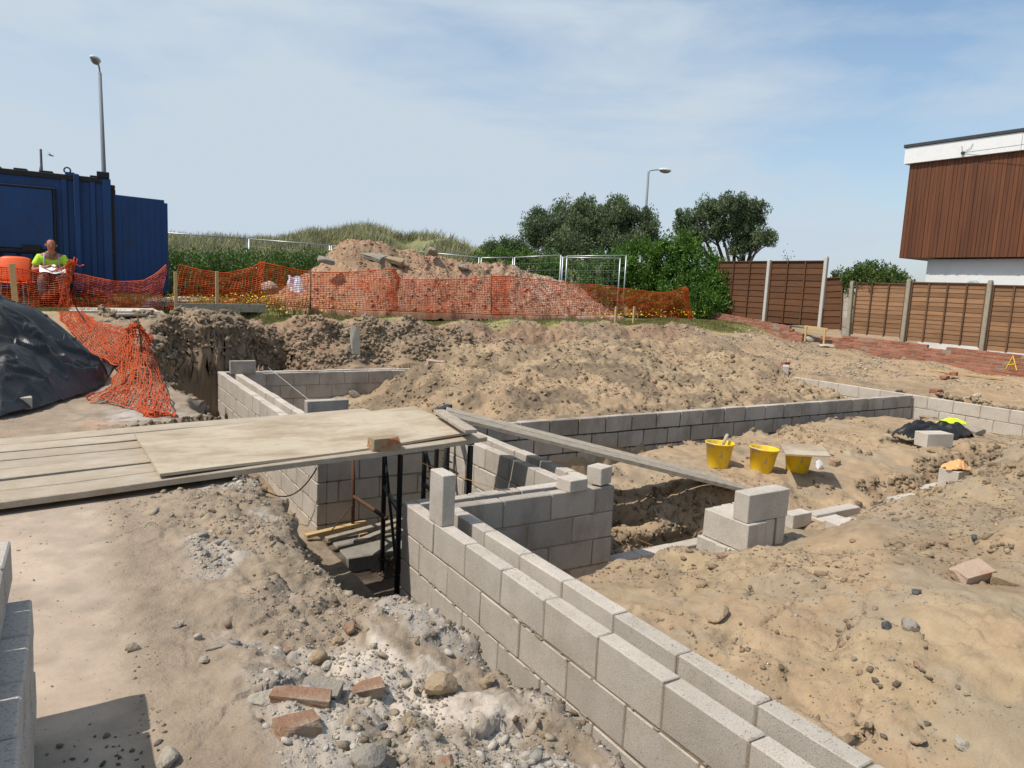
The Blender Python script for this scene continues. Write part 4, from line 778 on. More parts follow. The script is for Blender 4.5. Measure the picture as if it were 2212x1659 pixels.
net('safety_net', 'tightly bunched end of the orange netting beside the big bush', [(1474, 622, 1484, 688), (1480, 620, 1492, 690), (1486, 623, 1497, 690)], Y=15.95, cell=.03, seed=9, wr=.05, den=1.8)
# gathered bunch with loose tails beside the seated man
def crumple(name, label, ctrl, nu, nv, wr, seed, cat='safety netting', wh=.011, wv=.009, zmin=None):
    """ctrl[v][u] world points, bilinear patch, crumpled"""
    Cc = np.array(ctrl, float); a = np.linspace(0, Cc.shape[1]-1, nu); b = np.linspace(0, Cc.shape[0]-1, nv); ia = np.minimum(a.astype(int), Cc.shape[1]-2); ib = np.minimum(b.astype(int), Cc.shape[0]-2); fa = (a-ia)[:, None, None]; fb = (b-ib)[None, :, None]
    g = lambda i, j: Cc[j][:, i].transpose(1, 0, 2) if False else Cc[j[None, :], i[:, None]]
    P = (g(ia, ib)*(1-fa)+g(ia+1, ib)*fa)*(1-fb)+(g(ia, ib+1)*(1-fa)+g(ia+1, ib+1)*fa)*fb
    uu, vv = np.meshgrid(np.arange(nu)*.06, np.arange(nv)*.05, indexing='ij')
    for k in range(3): P[..., k] += wr*(1.6*fbm(uu, vv, .38, 3, seed+k*7)+.9*fbm(uu, vv, .13, 3, seed+k*7+3))*(1 if k < 2 else .8)
    if zmin is not None:
        z, _ = ground(P[..., 0], P[..., 1]); P[..., 2] = np.maximum(P[..., 2], z+.008)
    V, F = strands(P, wh, wv, .004); base = P[nu//2, 0].copy(); o = arr_mesh(name, V-base, F, MT['net']); o.location = tuple(base); return tag(o, label, cat)
k_ = lambda x, y, Y=15.8: PY(x, y, Y)
crumple('safety_net', 'gathered orange netting tied up in a bunch beside the seated man', [[k_(118, 672, 15.6), k_(135, 674, 15.7), k_(158, 672, 15.6)], [k_(136, 640), k_(143, 640), k_(152, 640)], [k_(142, 600), k_(147, 600), k_(153, 600)], [k_(150, 565), k_(155, 562), k_(161, 566)]], 26, 34, .045, 20)
mb = MB()
for pts in ([(156, 572), (159, 562), (161, 555)], [(160, 575), (165, 566), (167, 559)], [(163, 570), (172, 575), (181, 572)]): mb.tube([k_(*p) for p in pts], .012, 5)
tag(centred(mb, 'tie_ends', MT['net'], k_(156, 572)), 'loose twisted tie ends on top of the bunched netting', 'tie')
# collapsed netting on the left bank
D1 = lambda px, py, y: PY(px, py, y)
dz_ = lambda px, py, h=.05, z=.6: (lambda p: (p[0], p[1], p[2]+h))(drop(px, py, z))
crumple('safety_net', 'collapsed orange netting trailing over the grass beside the black sheet', [[dz_(112, 672, .06, .8), dz_(138, 702), dz_(172, 740), dz_(212, 780), dz_(248, 812, .12)], [dz_(128, 668, .1, .8), dz_(165, 697), dz_(205, 728, .1), dz_(245, 762), dz_(278, 790, .16)], [dz_(150, 664, .12, .8), dz_(190, 690), dz_(232, 715, .08), dz_(268, 735, .12), dz_(300, 745, .2)]], 90, 17, .03, 30, wh=.014, wv=.010, zmin=1)
crumple('safety_net', 'crumpled orange netting spilling from a rusty pin down the trench edge', [[dz_(185, 872, .02), dz_(238, 872, .03), dz_(300, 893, .03), dz_(376, 903, .03)], [dz_(240, 838, .05), dz_(272, 838, .08), dz_(318, 850, .08), dz_(358, 868, .05)], [dz_(262, 800, .16), dz_(288, 800, .22), dz_(318, 808, .2), dz_(340, 815, .08)], [dz_(270, 770, .30), dz_(288, 770, .36), dz_(310, 775, .34), dz_(328, 775, .2)], [D1(282, 712, 8.8), D1(294, 704, 8.8), D1(303, 708, 8.75), D1(313, 722, 8.7)]], 30, 36, .04, 40, wh=.014, wv=.012, zmin=1)
crumple('safety_net', 'orange netting hem lying in a heap on the gravel near the deck', [[D1(300, 893, 6.9), D1(335, 908, 6.75), D1(380, 908, 6.7)], [D1(300, 875, 7.1), D1(335, 885, 6.95), D1(372, 893, 6.85)]], 18, 8, .03, 55, wh=.014, wv=.012, zmin=1)
MT['rust'] = mat('rusty_steel', (.11, .055, .03), .8, [(30, (.05, .03, .02), .6, .45, .7, O3)])
MT['black_steel'] = mat('black_steel', (.012, .012, .013), .5, [(20, (.05, .035, .025), .5, .55, .7, O3)], spec=.4)
def pin(label, a, b, y0, y1=None, r=.009, m='rust', name='steel_pin', cat='steel pin'):
    p = Vector(PY(*a, y0)); q = Vector(PY(*b, y1 or y0)); mb = MB(); mb.tube([p, p.lerp(q, .5)+Vector((.004, 0, 0)), q], r, 7); return tag(centred(mb, name, MT[m], tuple(q), smooth=True), label, cat)
pin('rusty steel pin holding up the crumpled netting', (297, 682), (309, 790), 8.8)
pin('thin dark steel pin leaning through the collapsed netting', (164, 664), (214, 745), 13.2, 11.0, .011, 'black_steel')
pin('short dark steel pin at the foot of the collapsed netting', (229, 760), (239, 790), 9.6, 9.4, .010, 'black_steel')
pin('dark steel pin in front of the left part of the rubble heap netting', (671, 580), (671, 668), 15.85, None, .014)
pin('thin steel pin in front of the right part of the rubble heap netting', (1061, 592), (1061, 679), 15.82, None, .012)
# timber
MT['timber'] = mat('new_timber', (.52, .36, .17), .8, [(5, (.40, .26, .12), .6, .42, .7, (1, 1, 6)), (30, (.60, .46, .28), .4, .5, .7, O3)], .5, 70, .2)
def stake(label, px, yt, yb, Y, w_=.05, name='timber_stake', wd=None):
    a = PY(px, yb, Y); b = PY(px, yt, Y); zb = min(a[2], gz(a[0], Y))-.05; mb = MB(); mb.box((-w_/2, -.025, zb-a[2]), (w_/2, .025, b[2]-a[2]), .003); o = mb.build(name, MT['timber'], loc=(a[0], Y, a[2])); return tag(o, label, 'stake')
stake('wide timber stake in front of the netting at the left edge', 33, 570, 655, 14.2, .085).rotation_euler = (0, -.03, 0)
stake('timber stake, left of the pair behind the ground board', 380, 587, 666, 15.7, .06)
stake('timber stake, right of the pair behind the ground board', 469, 586, 663, 15.75, .06)
stake('short timber peg left of its pair at the grass edge', 1330, 662, 684, 15.1, .055)
stake('short timber peg right of its pair at the grass edge', 1369, 662, 686, 15.0, .06)
def lyingboard(label, a, b, wd, th, m='board', name='plank', tilt=0., cat='plank', up=(0, 0, 1), c=.003, tone=.5):
    p = Vector(a); q = Vector(b); mb = MB(); mb.obox(p, q, wd, th, c, tone, up); o = centred(mb, name, MT[m], tuple((p+q)/2)); return tag(o, label, cat)
a = PY(380, 664, 15.62); b = PY(575, 666, 15.62); lyingboard('timber board on edge across the two stakes behind the trench', a, b, .03, .17, 'old_board')
def flat(label, pts, th, m, name='sheet', cat='sheet', tone=.5, dz=0.):
    """horizontal sheet through pixel outline"""
    P = [drop(x, y, .9) for x, y in pts]; zt = max(p[2] for p in P)+th+dz; P = [U(x, y, zt) for x, y in pts]; n = len(P); v = [(p[0], p[1], zt) for p in P]+[(p[0], p[1], zt-th) for p in P]
    mb = MB(); mb.add(v, [tuple(range(n)), tuple(range(n, 2*n))[::-1]]+[(i, i+n, (i+1) % n+n, (i+1) % n) for i in range(n)], tone); o = centred(mb, name, MT[m], v[0]); return tag(o, label, cat)
MT['pale_board'] = mat('pale_board', (.56, .50, .42), .85, [(3, (.40, .34, .28), .6, .45, .7, (.6, 5, 1)), (30, (.62, .58, .52), .4, .5, .7, O3)], .5, 60, .2)
MT['grey_mat'] = mat('grey_matting', (.20, .19, .18), .9, [(8, (.13, .13, .13), .5, .45, .7, O3)])
for k, (dx, dy) in enumerate(((0, 0), (0, 9), (0, 18))):
    lb = ('farthest pale board on the ground beside the container door', 'middle pale board on the ground beside the container door', 'nearest pale board on the ground beside the container door')[k]
    flat(lb, [(352+k*6, 634+k*8), (400+k*22, 630+k*8.4), (470+k*26, 643+k*6), (380+k*8, 643+k*8)], .035, 'pale_board', 'ground_board', 'board')
flat('grey mat on the ground in front of the container door', [(318, 642), (390, 640), (380, 660), (305, 662)], .02, 'grey_mat', 'ground_mat', 'mat')
flat('long pale board lying in the grass under the sagging netting', [(150, 664), (330, 666), (345, 673), (150, 671)], .035, 'pale_board', 'ground_board', 'board')
flat('weathered plank lying at the trench edge right of the ground board', [(509, 660), (545, 657), (572, 661), (515, 667)], .035, 'old_board', 'ground_board', 'board')
flat('weathered plank lying left of the two timber stakes', [(250, 673), (350, 671), (357, 678), (255, 679)], .035, 'old_board', 'ground_board', 'board')
# deck over the trench
e1 = Vector((.987, .160, 0)).normalized(); e2 = Vector((-e1.y, e1.x, 0)); O_ = Vector((-.30, 4.42, 0))
lab = ['nearest scaffold board of the deck, with the broken brick on it', 'second scaffold board from the near edge of the deck', 'third scaffold board from the near edge of the deck', 'middle scaffold board of the deck', 'third scaffold board from the far edge of the deck', 'second scaffold board from the far edge of the deck', 'farthest scaffold board of the deck']
for k in range(7):
    c = O_+e2*(.125+.243*k); x1 = 3.24 if k == 0 else 3.1+RNG.uniform(-.1, .08); z0 = .384+RNG.uniform(-.004, .004)
    p = c+e1*(-1.5-RNG.uniform(0, .1))+Vector((0, 0, z0)); q = c+e1*x1+Vector((0, 0, z0+(.012 if k == 0 else 0)))+e2*RNG.uniform(-.01, .01)
    mb = MB(); nseg = 10; w2 = .108; vs = []
    for i in range(nseg+1):
        s_ = p.lerp(q, i/nseg)+Vector((0, 0, .004*math.sin(i*1.3+k)-.0)); ww = w2-.002*abs(math.sin(i*2.1+k))-(0.012 if i in (0, nseg) else 0)
        for (a_, b_) in ((-ww, -.019), (ww, -.019), (ww, .015), (ww-.006, .019), (-ww+.006, .019), (-ww, .015)): vs.append(s_+e2*a_+Vector((0, 0, b_)))
    mb.add(vs, [(i*6+j, i*6+(j+1) % 6, (i+1)*6+(j+1) % 6, (i+1)*6+j)[::-1] for i in range(nseg) for j in range(6)]+[tuple(range(6)), tuple(nseg*6+j for j in range(6))[::-1]], RNG.uniform(.2, .9))
    tag(centred(mb, 'scaffold_board', MT['board'], tuple((p+q)/2)), lab[k], 'scaffold board', 'boards of the trench deck')
PA, PB, PC, PD = [Vector(U(x, y, .455)) for x, y in ((290, 933), (345, 1019), (1018, 930), (895, 873))]
for q in (PA, PB, PC, PD): q.z -= .013
mb = MB(); nx, ny = 36, 16; pe = []
for j in range(ny+1):
    for i in range(nx+1):
        u = i/nx; v = j/ny; q = PB.lerp(PC, u).lerp(PA.lerp(PD, u), v); ed = (RNG.uniform(-.006, .006) if i in (nx,) else 0)
        pe.append(q+Vector((ed, 0, -.014*math.sin(PI*u)*(1-v)-.012*v*math.sin(PI*u)+.004*math.sin(u*9+v*3))))
top = [tuple(q) for q in pe]; bot = [(x, y, z-.018) for x, y, z in top]; n_ = len(top); f = []
for j in range(ny):
    for i in range(nx): a = j*(nx+1)+i; f.append((a, a+1, a+nx+2, a+nx+1)); f.append((a+n_, a+nx+1+n_, a+nx+2+n_, a+1+n_))
for i in range(nx): f.append((i, i+n_, i+1+n_, i+1)); a = ny*(nx+1)+i; f.append((a, a+1, a+1+n_, a+n_))
for j in range(ny): a = j*(nx+1); f.append((a, a+nx+1, a+nx+1+n_, a+n_)); a += nx; f.append((a, a+n_, a+nx+1+n_, a+nx+1))
mb.add(top+bot, f); tag(centred(mb, 'plywood_sheet', MT['ply'], tuple(PB)), 'large dusty plywood sheet lying on the trench deck', 'plywood sheet')
for k, (s_, u0) in enumerate(((.5, 'near'), (1.9, 'far'))): pass
# broken brick lump on the deck
MT['brick_lump'] = mat('mortared_brick', (.34, .26, .16), .95, [(9, (.40, .13, .06), .9, .50, .62, O3), (40, (.20, .15, .10), .5, .5, .7, O3)], 1.3, 60, .2)
def rock(name, label, pos, dims, m, cat='rock', rz=0., seed=0, tilt=(0, 0), sub=3, amp=.16, boxy=.0, group=None, sink=.2):
    bm = bmesh.new()
    if boxy:
        bmesh.ops.create_cube(bm, size=2); bmesh.ops.subdivide_edges(bm, edges=bm.edges[:], cuts=5, use_grid_fill=True)
    else: bmesh.ops.create_icosphere(bm, subdivisions=sub, radius=1)
    P = np.array([v.co[:] for v in bm.verts]); rs = np.random.RandomState(seed+11)
    if not boxy:
        for _ in range(9):      # facets
            d = rs.normal(size=3); d /= np.linalg.norm(d); h = rs.uniform(.55, .85); t = P@d; P = P-np.outer(np.maximum(t-h, 0)*.9, d)
    else:
        for _ in range(3):
            d = rs.choice([-1, 1], 3)*rs.uniform(.4, 1, 3); d /= np.linalg.norm(d); h = rs.uniform(1.15, 1.4); t = P@d; P = P-np.outer(np.maximum(t-h, 0), d)
    o_ = seed*3.3; r = 1+amp*(fbm(P[:, 0]*1.3+P[:, 2]*.9+o_, P[:, 1]*1.3-P[:, 2]*.8, .9, 5, seed))+amp*.35*fbm(P[:, 0]*3+P[:, 2]*2+o_, P[:, 1]*3-P[:, 2]*2, .5, 3, seed+2)
    P = P*r[:, None]*np.array(dims)/2
    for v, q in zip(bm.verts, P): v.co = q
    me = bpy.data.meshes.new(name); bm.to_mesh(me); bm.free(); me.materials.append(MT[m]); at = me.attributes.new('tone', 'FLOAT', 'FACE'); at.data.foreach_set('value', np.full(len(me.polygons), rs.uniform(.2, .8), np.float32))
    o = bpy.data.objects.new(name, me); col.objects.link(o); o.location = (pos[0], pos[1], pos[2]+dims[2]*(.5-sink)); o.rotation_euler = (tilt[0], tilt[1], rz); return tag(o, label, cat, group)
p = U(836, 976, .403); rock('broken_brick', 'lump of brick with mortar resting on the near board of the deck', (p[0]-.0, p[1]+.06, .403), (.215, .11, .10), 'brick_lump', 'brick', .1, 5, amp=.05, boxy=1, sink=.02)
# trestles under the deck
def trestle(label, legs, top=.352, zb=-1.28):
    t = empty('steel_trestle', (legs[0][0], legs[0][1], zb), 0, label, 'trestle'); o = Vector((legs[0][0], legs[0][1], zb)); L_ = [Vector((x, y, 0)) for x, y in legs]
    for l in L_:
        m_ = MB(); m_.box((l.x-.019-o.x, l.y-.019-o.y, .01), (l.x+.019-o.x, l.y+.019-o.y, top-.06-zb), .004); m_.box((l.x-.07-o.x, l.y-.07-o.y, 0), (l.x+.07-o.x, l.y+.07-o.y, .012), .003); m_.box((l.x-.008-o.x, l.y-.11-o.y, 1.0), (l.x+.008-o.x, l.y+.11-o.y, 1.012), .002); m_.build('leg', MT['black_steel'], t)
    for a, b in zip(L_, L_[1:]):
        m_ = MB(); m_.obox(Vector((a.x, a.y, top-.03))-o, Vector((b.x, b.y, top-.03))-o, .07, .05); m_.build('top_beam', MT['black_steel'], t)
        m_ = MB(); m_.obox(Vector((a.x, a.y, -.35))-o, Vector((b.x, b.y, -.35))-o, .03, .035); m_.build('rail', MT['black_steel'], t)
        m_ = MB(); m_.obox(Vector((a.x, a.y, -.95))-o, Vector((b.x, b.y, .0))-o, .025, .025); m_.build('brace', MT['black_steel'], t)
    return t
trestle('black steel trestle, left one under the deck', [(2.42, 5.62), (2.60, 6.42)])
trestle('black steel trestle, right one under the deck by the pale wall', [PY(1014, 1030, 5.2)[:2], PY(915, 1050, 6.35)[:2]])
trestle('black steel trestle standing farthest back in the recess', [PY(944, 960, 6.6)[:2], PY(968, 950, 6.85)[:2]])
pin('rusty steel prop standing against the shaded wall under the deck', (763, 985), (762, 1146), 6.98, None, .019, 'rust', 'steel_prop', 'prop')
pin('short rusty pipe leaning from the prop to the floor', (765, 1073), (835, 1120), 6.9, 6.2, .021, 'rust', 'steel_pipe', 'pipe')
pin('thin steel rod leaning across the recess floor', (762, 1090), (700, 1165), 6.9, 6.75, .006, 'rust', 'steel_rod', 'rod')
for k, (a, b, y0, y1, lb) in enumerate([((660, 1158), (790, 1128), 6.9, 7.0, 'long timber batten on the recess floor, nearest the wall corner'), ((705, 1165), (870, 1122), 6.7, 6.9, 'grey timber batten in front of the other on the recess floor'), ((770, 1172), (860, 1135), 6.3, 6.8, 'short timber batten under the legs of the left trestle')]):
    lyingboard(lb, PY(*a, y0), PY(*b, y1), .07, .035, 'timber' if k == 0 else 'old_board', 'timber_batten', cat='batten')
p = PY(788, 1140, 6.8); mb = MB(); mb.box((-.05, -.05, 0), (.05, .05, .10), .003); tag(mb.build('timber_offcut', MT['timber'], loc=(p[0], p[1], -1.06)), 'small square timber offcut on the recess floor', 'offcut')
mb = MB(); mb.box((2.25, 6.42, -1.3), (3.57, 7.06, -1.03), .01); tag(centred(mb, 'footing', MT['slab'], (2.9, 6.7, -1.3)), 'rough concrete footing slab in the recess under the deck', 'footing')
# ramp
r0 = Vector(U(968, 893, .455)); r1 = Vector(U(1600, 1050, -.235)); sd = (r1-r0).cross(Vector((0, 0, 1))).normalized()
for k, s_ in enumerate((-.118, .118)): lyingboard(('right', 'left')[k]+' scaffold board of the sloping ramp down to the sand', r0+sd*s_*-1+Vector((0, 0, .004*k)), r1+sd*s_*-1+(r1-r0).normalized()*(.0 if k else .12), .22, .038, 'old_board', 'ramp_board', cat='ramp board', tone=.3+.4*k)
lyingboard('short split plank lying over the top of the ramp', Vector(U(948, 888, .50)), Vector(U(1018, 932, .50)), .10, .03, 'old_board', tone=.9)
# loose blocks
def block(label, pos, dims=(.44, .215, .1), rot=(0, 0, 0), m='block', group=None, name='concrete_block', tone=None):
    mb = MB(); d = Vector(dims)/2; mb.box((-d.x, -d.y, 0), (d.x, d.y, dims[2]), .005, RNG.uniform(.25, .8) if tone is None else tone, .0012); o = mb.build(name, MT[m], loc=pos); o.rotation_euler = rot; return tag(o, label, 'concrete block', group)
block('concrete block standing upright on end on the long middle wall', (2.168, 4.30, .0), (.10, .195, .36), (0, 0, .03), tone=.6)
block('small cut concrete block lying across the return wall next to the pillar', (3.52, 4.62, .0), (.20, .17, .10), (0, 0, .12), tone=.6)
block('cube shaped cut block sitting on top of the pillar', (3.83, 4.655, .012), (.16, .15, .15), (0, 0, .30), tone=.6)
mb = MB(); mb.box((-.06, -.045, -1.12), (.06, .045, 0), .004, .5); 
q = centred(mb, 'pillar_core', MT['block'], (0, 0, 0)); q.location = (3.87, 4.71, -.01); tag(q, 'narrow block pillar closing the end of the return wall', 'pillar')
p = PY(527, 812, 12.28); block('grey concrete block standing on the corner of the far shaded wall', (p[0], 12.38, 0.0), (.40, .1, .215), (0, 0, 0), 'block_grey')
p = PY(707, 893, 7.28); block('grey concrete block standing just behind the plywood sheet', (p[0], 7.30, 0.0), (.44, .1, max(.215, PY(707, 864, 7.28)[2])), (0, 0, 0), 'block_grey')
p = PX(1695, 812, 13.35); block('concrete block standing on the far end of the right hand wall', (13.36, p[1], 0), (.12, .42, .215), (0, 0, -.9))
p = drop(20, 893, .42); block('concrete block weighing down the edge of the black sheet', (p[0]-.06, p[1]+.05, p[2]+.03), (.44, .12, .1), (0, 0, .05), 'block_grey', tone=.8)
# pier stack
zs = -.215; gx, gy = 4.17, 3.34
SL = 'blocks of the small stack on the sand'
for k in range(3): block(('left', 'middle', 'right')[k]+' lying block in the bottom layer of the small stack', (4.36, 3.33+.105*k+.02+.0*k, zs-.22+.0), (.44, .1, .215), (0, 0, 0), group=SL)
block('block under the left side of the stack, end showing', (4.20, 3.70, zs-.22), (.1, .21, .215), (0, 0, 0), group=SL)
for k in range(4): block(('left outer block', 'second block', 'third block', 'right outer block')[k]+' in the middle layer of the small stack', (4.225+.105*k+(.03 if k == 3 else 0), 3.56+.01*k, zs), (.1, .44, .215), (0, 0, .01*k-.02), group=SL)
block('top block lying across the small stack on the sand', (4.41, 3.44, .002), (.45, .14, .215), (0, 0, -.0), 'block', SL, tone=.35)
def pblock(label, px, py, z, dims, rz, **k):
    ex = k.pop('ex', .10); p = drop(px, py, z); zt = p[2]+ex; p = U(px, py, zt); return block(label, (p[0], p[1], zt-dims[2]), dims, (0, 0, rz), **k)
pblock('long pale block at the back of the flat group right of the stack', 1800, 1100, -.33, (.66, .12, .20), 0)
pblock('flat pale block at the front of the group right of the stack', 1787, 1116, -.315, (.30, .26, .215), -.10, tone=.9)
pblock('half buried flat block at the right of the flat group', 1832, 1128, -.34, (.28, .20, .215), -.12, tone=.9)
pblock('small flat block just behind the pier stack', 1722, 1106, -.36, (.26, .12, .12), 0)
pblock('left block of the pair standing in the sandy trench', 1953, 1072, -.28, (.44, .11, .215), 0)
pblock('right block of the pair standing in the sandy trench', 2010, 1049, -.28, (.44, .11, .215), .0)
p = pg_ = drop(2046, 1052, -.2); block('block topped with orange gloves at the end of the sandy trench', (p[0]+.1, p[1], p[2]-.02), (.22, .2, .2), (0, 0, 0))
p = drop(2040, 968, -.2); block('pale block under the black plastic bag', (p[0]+.02, p[1]+.16, p[2]-.01), (.42, .22, .19), (0, 0, -.3), tone=.7)
# block pack at the left edge
for r in range(6):
    for c in range(4):
        tall = c == 4
        block('concrete block in the pack at the bottom left corner', (-.315+RNG.normal(0, .003), 2.09-.222*r+RNG.normal(0, .003), .352+.101*c), (.44, .215, .098), (0, 0, RNG.normal(0, .006)), group='blocks in the left corner pack')
    block('concrete block in the top course of the left corner pack, set back from the edge', (-.37+RNG.normal(0, .002), 2.24-.222*r, .756), (.44, .215, .115), (0, 0, RNG.normal(0, .006)), group='top course of the left corner pack')
# buckets
MT['bucket'] = mat('yellow_plastic', (.80, .52, .01), .42, [(6, (.70, .44, .02), .5, .45, .7, O3), (14, (.42, .35, .24), .85, .56, .62, (1, 1, .6))], 0, spec=.45)
MT['cement'] = mat('wet_mortar', (.22, .18, .13), .8, [(20, (.14, .11, .08), .5, .5, .7, O3)], 1, 60)
def bucket(label, px, py, tilt=(0, 0), rz=0., fill=.17, z0=-.2):
    p = drop(px, py, z0); t = empty('bucket', (p[0], p[1]+.08, p[2]-.012), rz, label, 'bucket', 'yellow buckets on the sand'); t.rotation_euler = (tilt[0], tilt[1], rz)
    mb = MB(); mb.lathe([(0, .004), (.108, .004), (.112, .012), (.146, .255), (.155, .256), (.158, .262), (.156, .272), (.147, .272), (.143, .262), (.108, .02), (0, .018)], 36)
    v = mb.v; v = [(x*(1+.10*max(0, x/max(1e-4, math.hypot(x, y)))**10*(z > .25)), y, z+.004*(x > .12)*(z > .25)) for x, y, z in v]; mb.v = v; mb.build('body', MT['bucket'], t, smooth=True)
    m2 = MB(); m2.lathe([(0, fill+.008), (.06, fill+.012), (.108+fill*.13, fill)], 24); m2.build('mortar', MT['cement'], t, smooth=True)
    m3 = MB(); m3.tube([(0, .152*math.cos(a), .245-.152*math.sin(a)*.55)if 1 else 0 for a in np.linspace(0, PI, 12)], .003, 5); m3.v = [(x-.10*math.sin(max(0, (.245-z)/.09)), y, z) for x, y, z in m3.v]; m3.build('handle', MT['steel'], t); return t
bucket('yellow bucket holding a trowel, the leftmost of the three', 1562, 1010, (0, .04))
bucket('empty looking yellow bucket in the middle of the three', 1656, 1022, (.03, .07))
B3 = bucket('yellow bucket with a board laid on top, the rightmost of the three', 1735, 1021, (0, .02))
q = bpy.data.objects['bucket']; t = empty('trowel', (q.location.x+.03, q.location.y, q.location.z+.19), .4, 'mortar caked trowel standing in the leftmost yellow bucket', 'trowel'); t.rotation_euler = (.1, .55, .3)
MT['cakedwood'] = mat('caked_wood', (.42, .36, .26), .9, None, 1, 60); mb = MB(); mb.tube([(0, 0, .05), (0, 0, .10), (0, 0, .17), (0, 0, .19)], [.014, .019, .021, .012], 10); mb.build('handle', MT['cakedwood'], t, smooth=True)
mb = MB(); mb.tube([(.02, 0, -.05), (.02, 0, .03), (0, 0, .055)], .007, 6); mb.box((-.05, -.03, -.10), (.05, .03, -.04), .01); mb.build('blade', MT['cement'], t)
pts = [(640, 735), (970, 750), (1035, 835), (690, 820)]; zz = B3.location.z+.283; C8 = lambda x, y: ((1700+x*.31646)*.8848, (850+y*.31646)*.8848); v = [U(*C8(*p), zz+dz) for p, dz in zip(pts, (.0, .0, .0, .0))]
mb = MB(); mb.add([(*q[:2], q[2]+.004) for q in v]+[(*q[:2], q[2]-.012) for q in v], [(3, 2, 1, 0), (4, 5, 6, 7)]+[(i, (i+1) % 4, (i+1) % 4+4, i+4) for i in range(4)]); tag(centred(mb, 'spot_board', MT['ply'], v[0]), 'square plywood board resting on the rightmost yellow bucket', 'board')
rock('rag', 'small white rag behind the bucket under the board', drop(1768, 1012, -.2), (.10, .08, .13), 'white', 'rag', 0, 77, amp=.2)
# black plastic over the mound on the left
MT['sheet'] = mat('black_polythene', (.016, .016, .016), .40, [(4, (.045, .043, .04), .6, .45, .72, O3), (9, (.16, .14, .11), .35, .58, .72, O3)], .8, 9, .38)
def make_tarp():
    rid = [(-900, 640), (-60, 612), (0, 641), (45, 656), (75, 667), (110, 692), (170, 742), (215, 783), (252, 826)]; rp = [PY(a, b, 8.7) for a, b in rid]; rx = [p[0] for p in rp]; rz_ = [p[2] for p in rp]
    nx, ny = 320, 260; u = np.linspace(0, 1, nx); v = np.linspace(0, 1, ny); Uu, Vv = np.meshgrid(u, v)
    fr = np.array([U(-420, 905, .40)[:2], U(0, 903, .40)[:2], U(100, 880, .40)[:2], U(175, 855, .4)[:2], U(225, 838, .41)[:2], U(250, 812, .43)[:2]]); X0 = np.interp(Uu, np.linspace(0, 1, 6), fr[:, 0]); Y0 = np.interp(Uu, np.linspace(0, 1, 6), fr[:, 1])
    X = X0+.05*np.sin(Vv*3); Yb = 11-Uu**3*(11-Y0-.35); Y = Y0+Vv*(Yb-Y0); h = np.interp(X, rx, rz_)-.42; h = np.maximum(h, 0); k = np.where(Y < 8.7, (8.7-Y)/(8.7-Y0+1e-6), (Y-8.7)/2.3); pr = 1-np.clip(k, 0, 1)**1.25; g, _ = ground(X, Y)
    a = fbm(X*.5+Y*.8, X*1.4-Y*1.1, 1.3, 2, 600); b1 = fbm(X*1.2-Y*.4, X*.5+Y*1.5, .9, 3, 604); cr = lambda n_, w_: np.maximum(0, 1-np.abs(n_)/w_); fold = .07*(1-np.abs(a)*3.2)+.07*cr(b1, .2)+.055*cr(fbm(X*1.1+Y*.7, Y*1.6-X*.5, .7, 2, 607), .10)+.02*cr(fbm(X*1.4-Y*.9, Y*1.1+X*.6, .4, 2, 609), .09)-.07
    Z = np.maximum(g+.02, .42+h*pr)+fold*np.clip(pr*2.5, .25, 1); Z = np.maximum(Z, g+.012+.02*np.abs(a)); P = np.stack([X, Y, Z], -1).reshape(-1, 3)
    P[:, 2] += 0; i = np.arange(ny-1)[:, None]*nx+np.arange(nx-1)[None]; F = np.stack([i, i+1, i+nx+1, i+nx], -1).reshape(-1, 4); b = P[0].copy(); o = arr_mesh('polythene_sheet', P-b, F, MT['sheet'], smooth=True); o.location = tuple(b); tag(o, 'creased black polythene sheet draped over a mound at the left edge', 'plastic sheet')
make_tarp()
# bag, vest, gloves
def cloth(name, label, cat, ctr, sx, sy, h, m, seed, rz=0., n=46, amp=.5):
    X, Y = np.meshgrid(np.linspace(-1, 1, n), np.linspace(-1, 1, n)); r = np.hypot(X, Y); a = fbm(X, Y, .8, 4, seed); X2 = X*(1+.18*fbm(X, Y, .9, 2, seed+3)); k = np.clip(1-r**2, 0, 1); keep = r < 1+.12*fbm(np.arctan2(Y, X), r*0, .5, 3, seed+5)
    Z = h*(k**.6*(.55+amp*a*2+amp*.7*np.abs(fbm(X, Y, .3, 3, seed+9))*2)); V = np.stack([X2*sx, Y*sy, Z], -1).reshape(-1, 3); i = np.arange(n-1)[:, None]*n+np.arange(n-1)[None]; F = np.stack([i, i+1, i+n+1, i+n], -1).reshape(-1, 4); kk = keep.reshape(-1); F = F[kk[F].all(1)]
    used = np.unique(F); mp_ = -np.ones(len(V), int); mp_[used] = np.arange(len(used)); o = arr_mesh(name, V[used], mp_[F], MT[m], smooth=True); o.location = ctr; o.rotation_euler = (0, 0, rz); s = o.modifiers.new('thick', 'SOLIDIFY'); s.thickness = .006; return tag(o, label, cat)
p = drop(2030, 955, -.2); cloth('plastic_bag', 'crumpled black plastic bag draped over the pale block', 'plastic bag', (p[0]+.05, p[1]+.12, p[2]+.05), .60, .26, .30, 'sheet', 700, -.35, amp=.22)
MT['hivis'] = mat('hi_vis_fabric', (.62, .92, .03), .7, None, .3, 40); MT['hivis_s'] = mat('hi_vis_shirt', (.50, .80, .04), .7, [(4, (.36, .62, .05), .5, .45, .7, O3)], .3, 40)
p = drop(2062, 928, -.18); cloth('hi_vis_vest', 'bright yellow hi vis vest dropped beside the black bag', 'vest', (p[0]+.1, p[1]+.1, p[2]+.08), .27, .13, .09, 'hivis', 710, -.3, amp=.2)
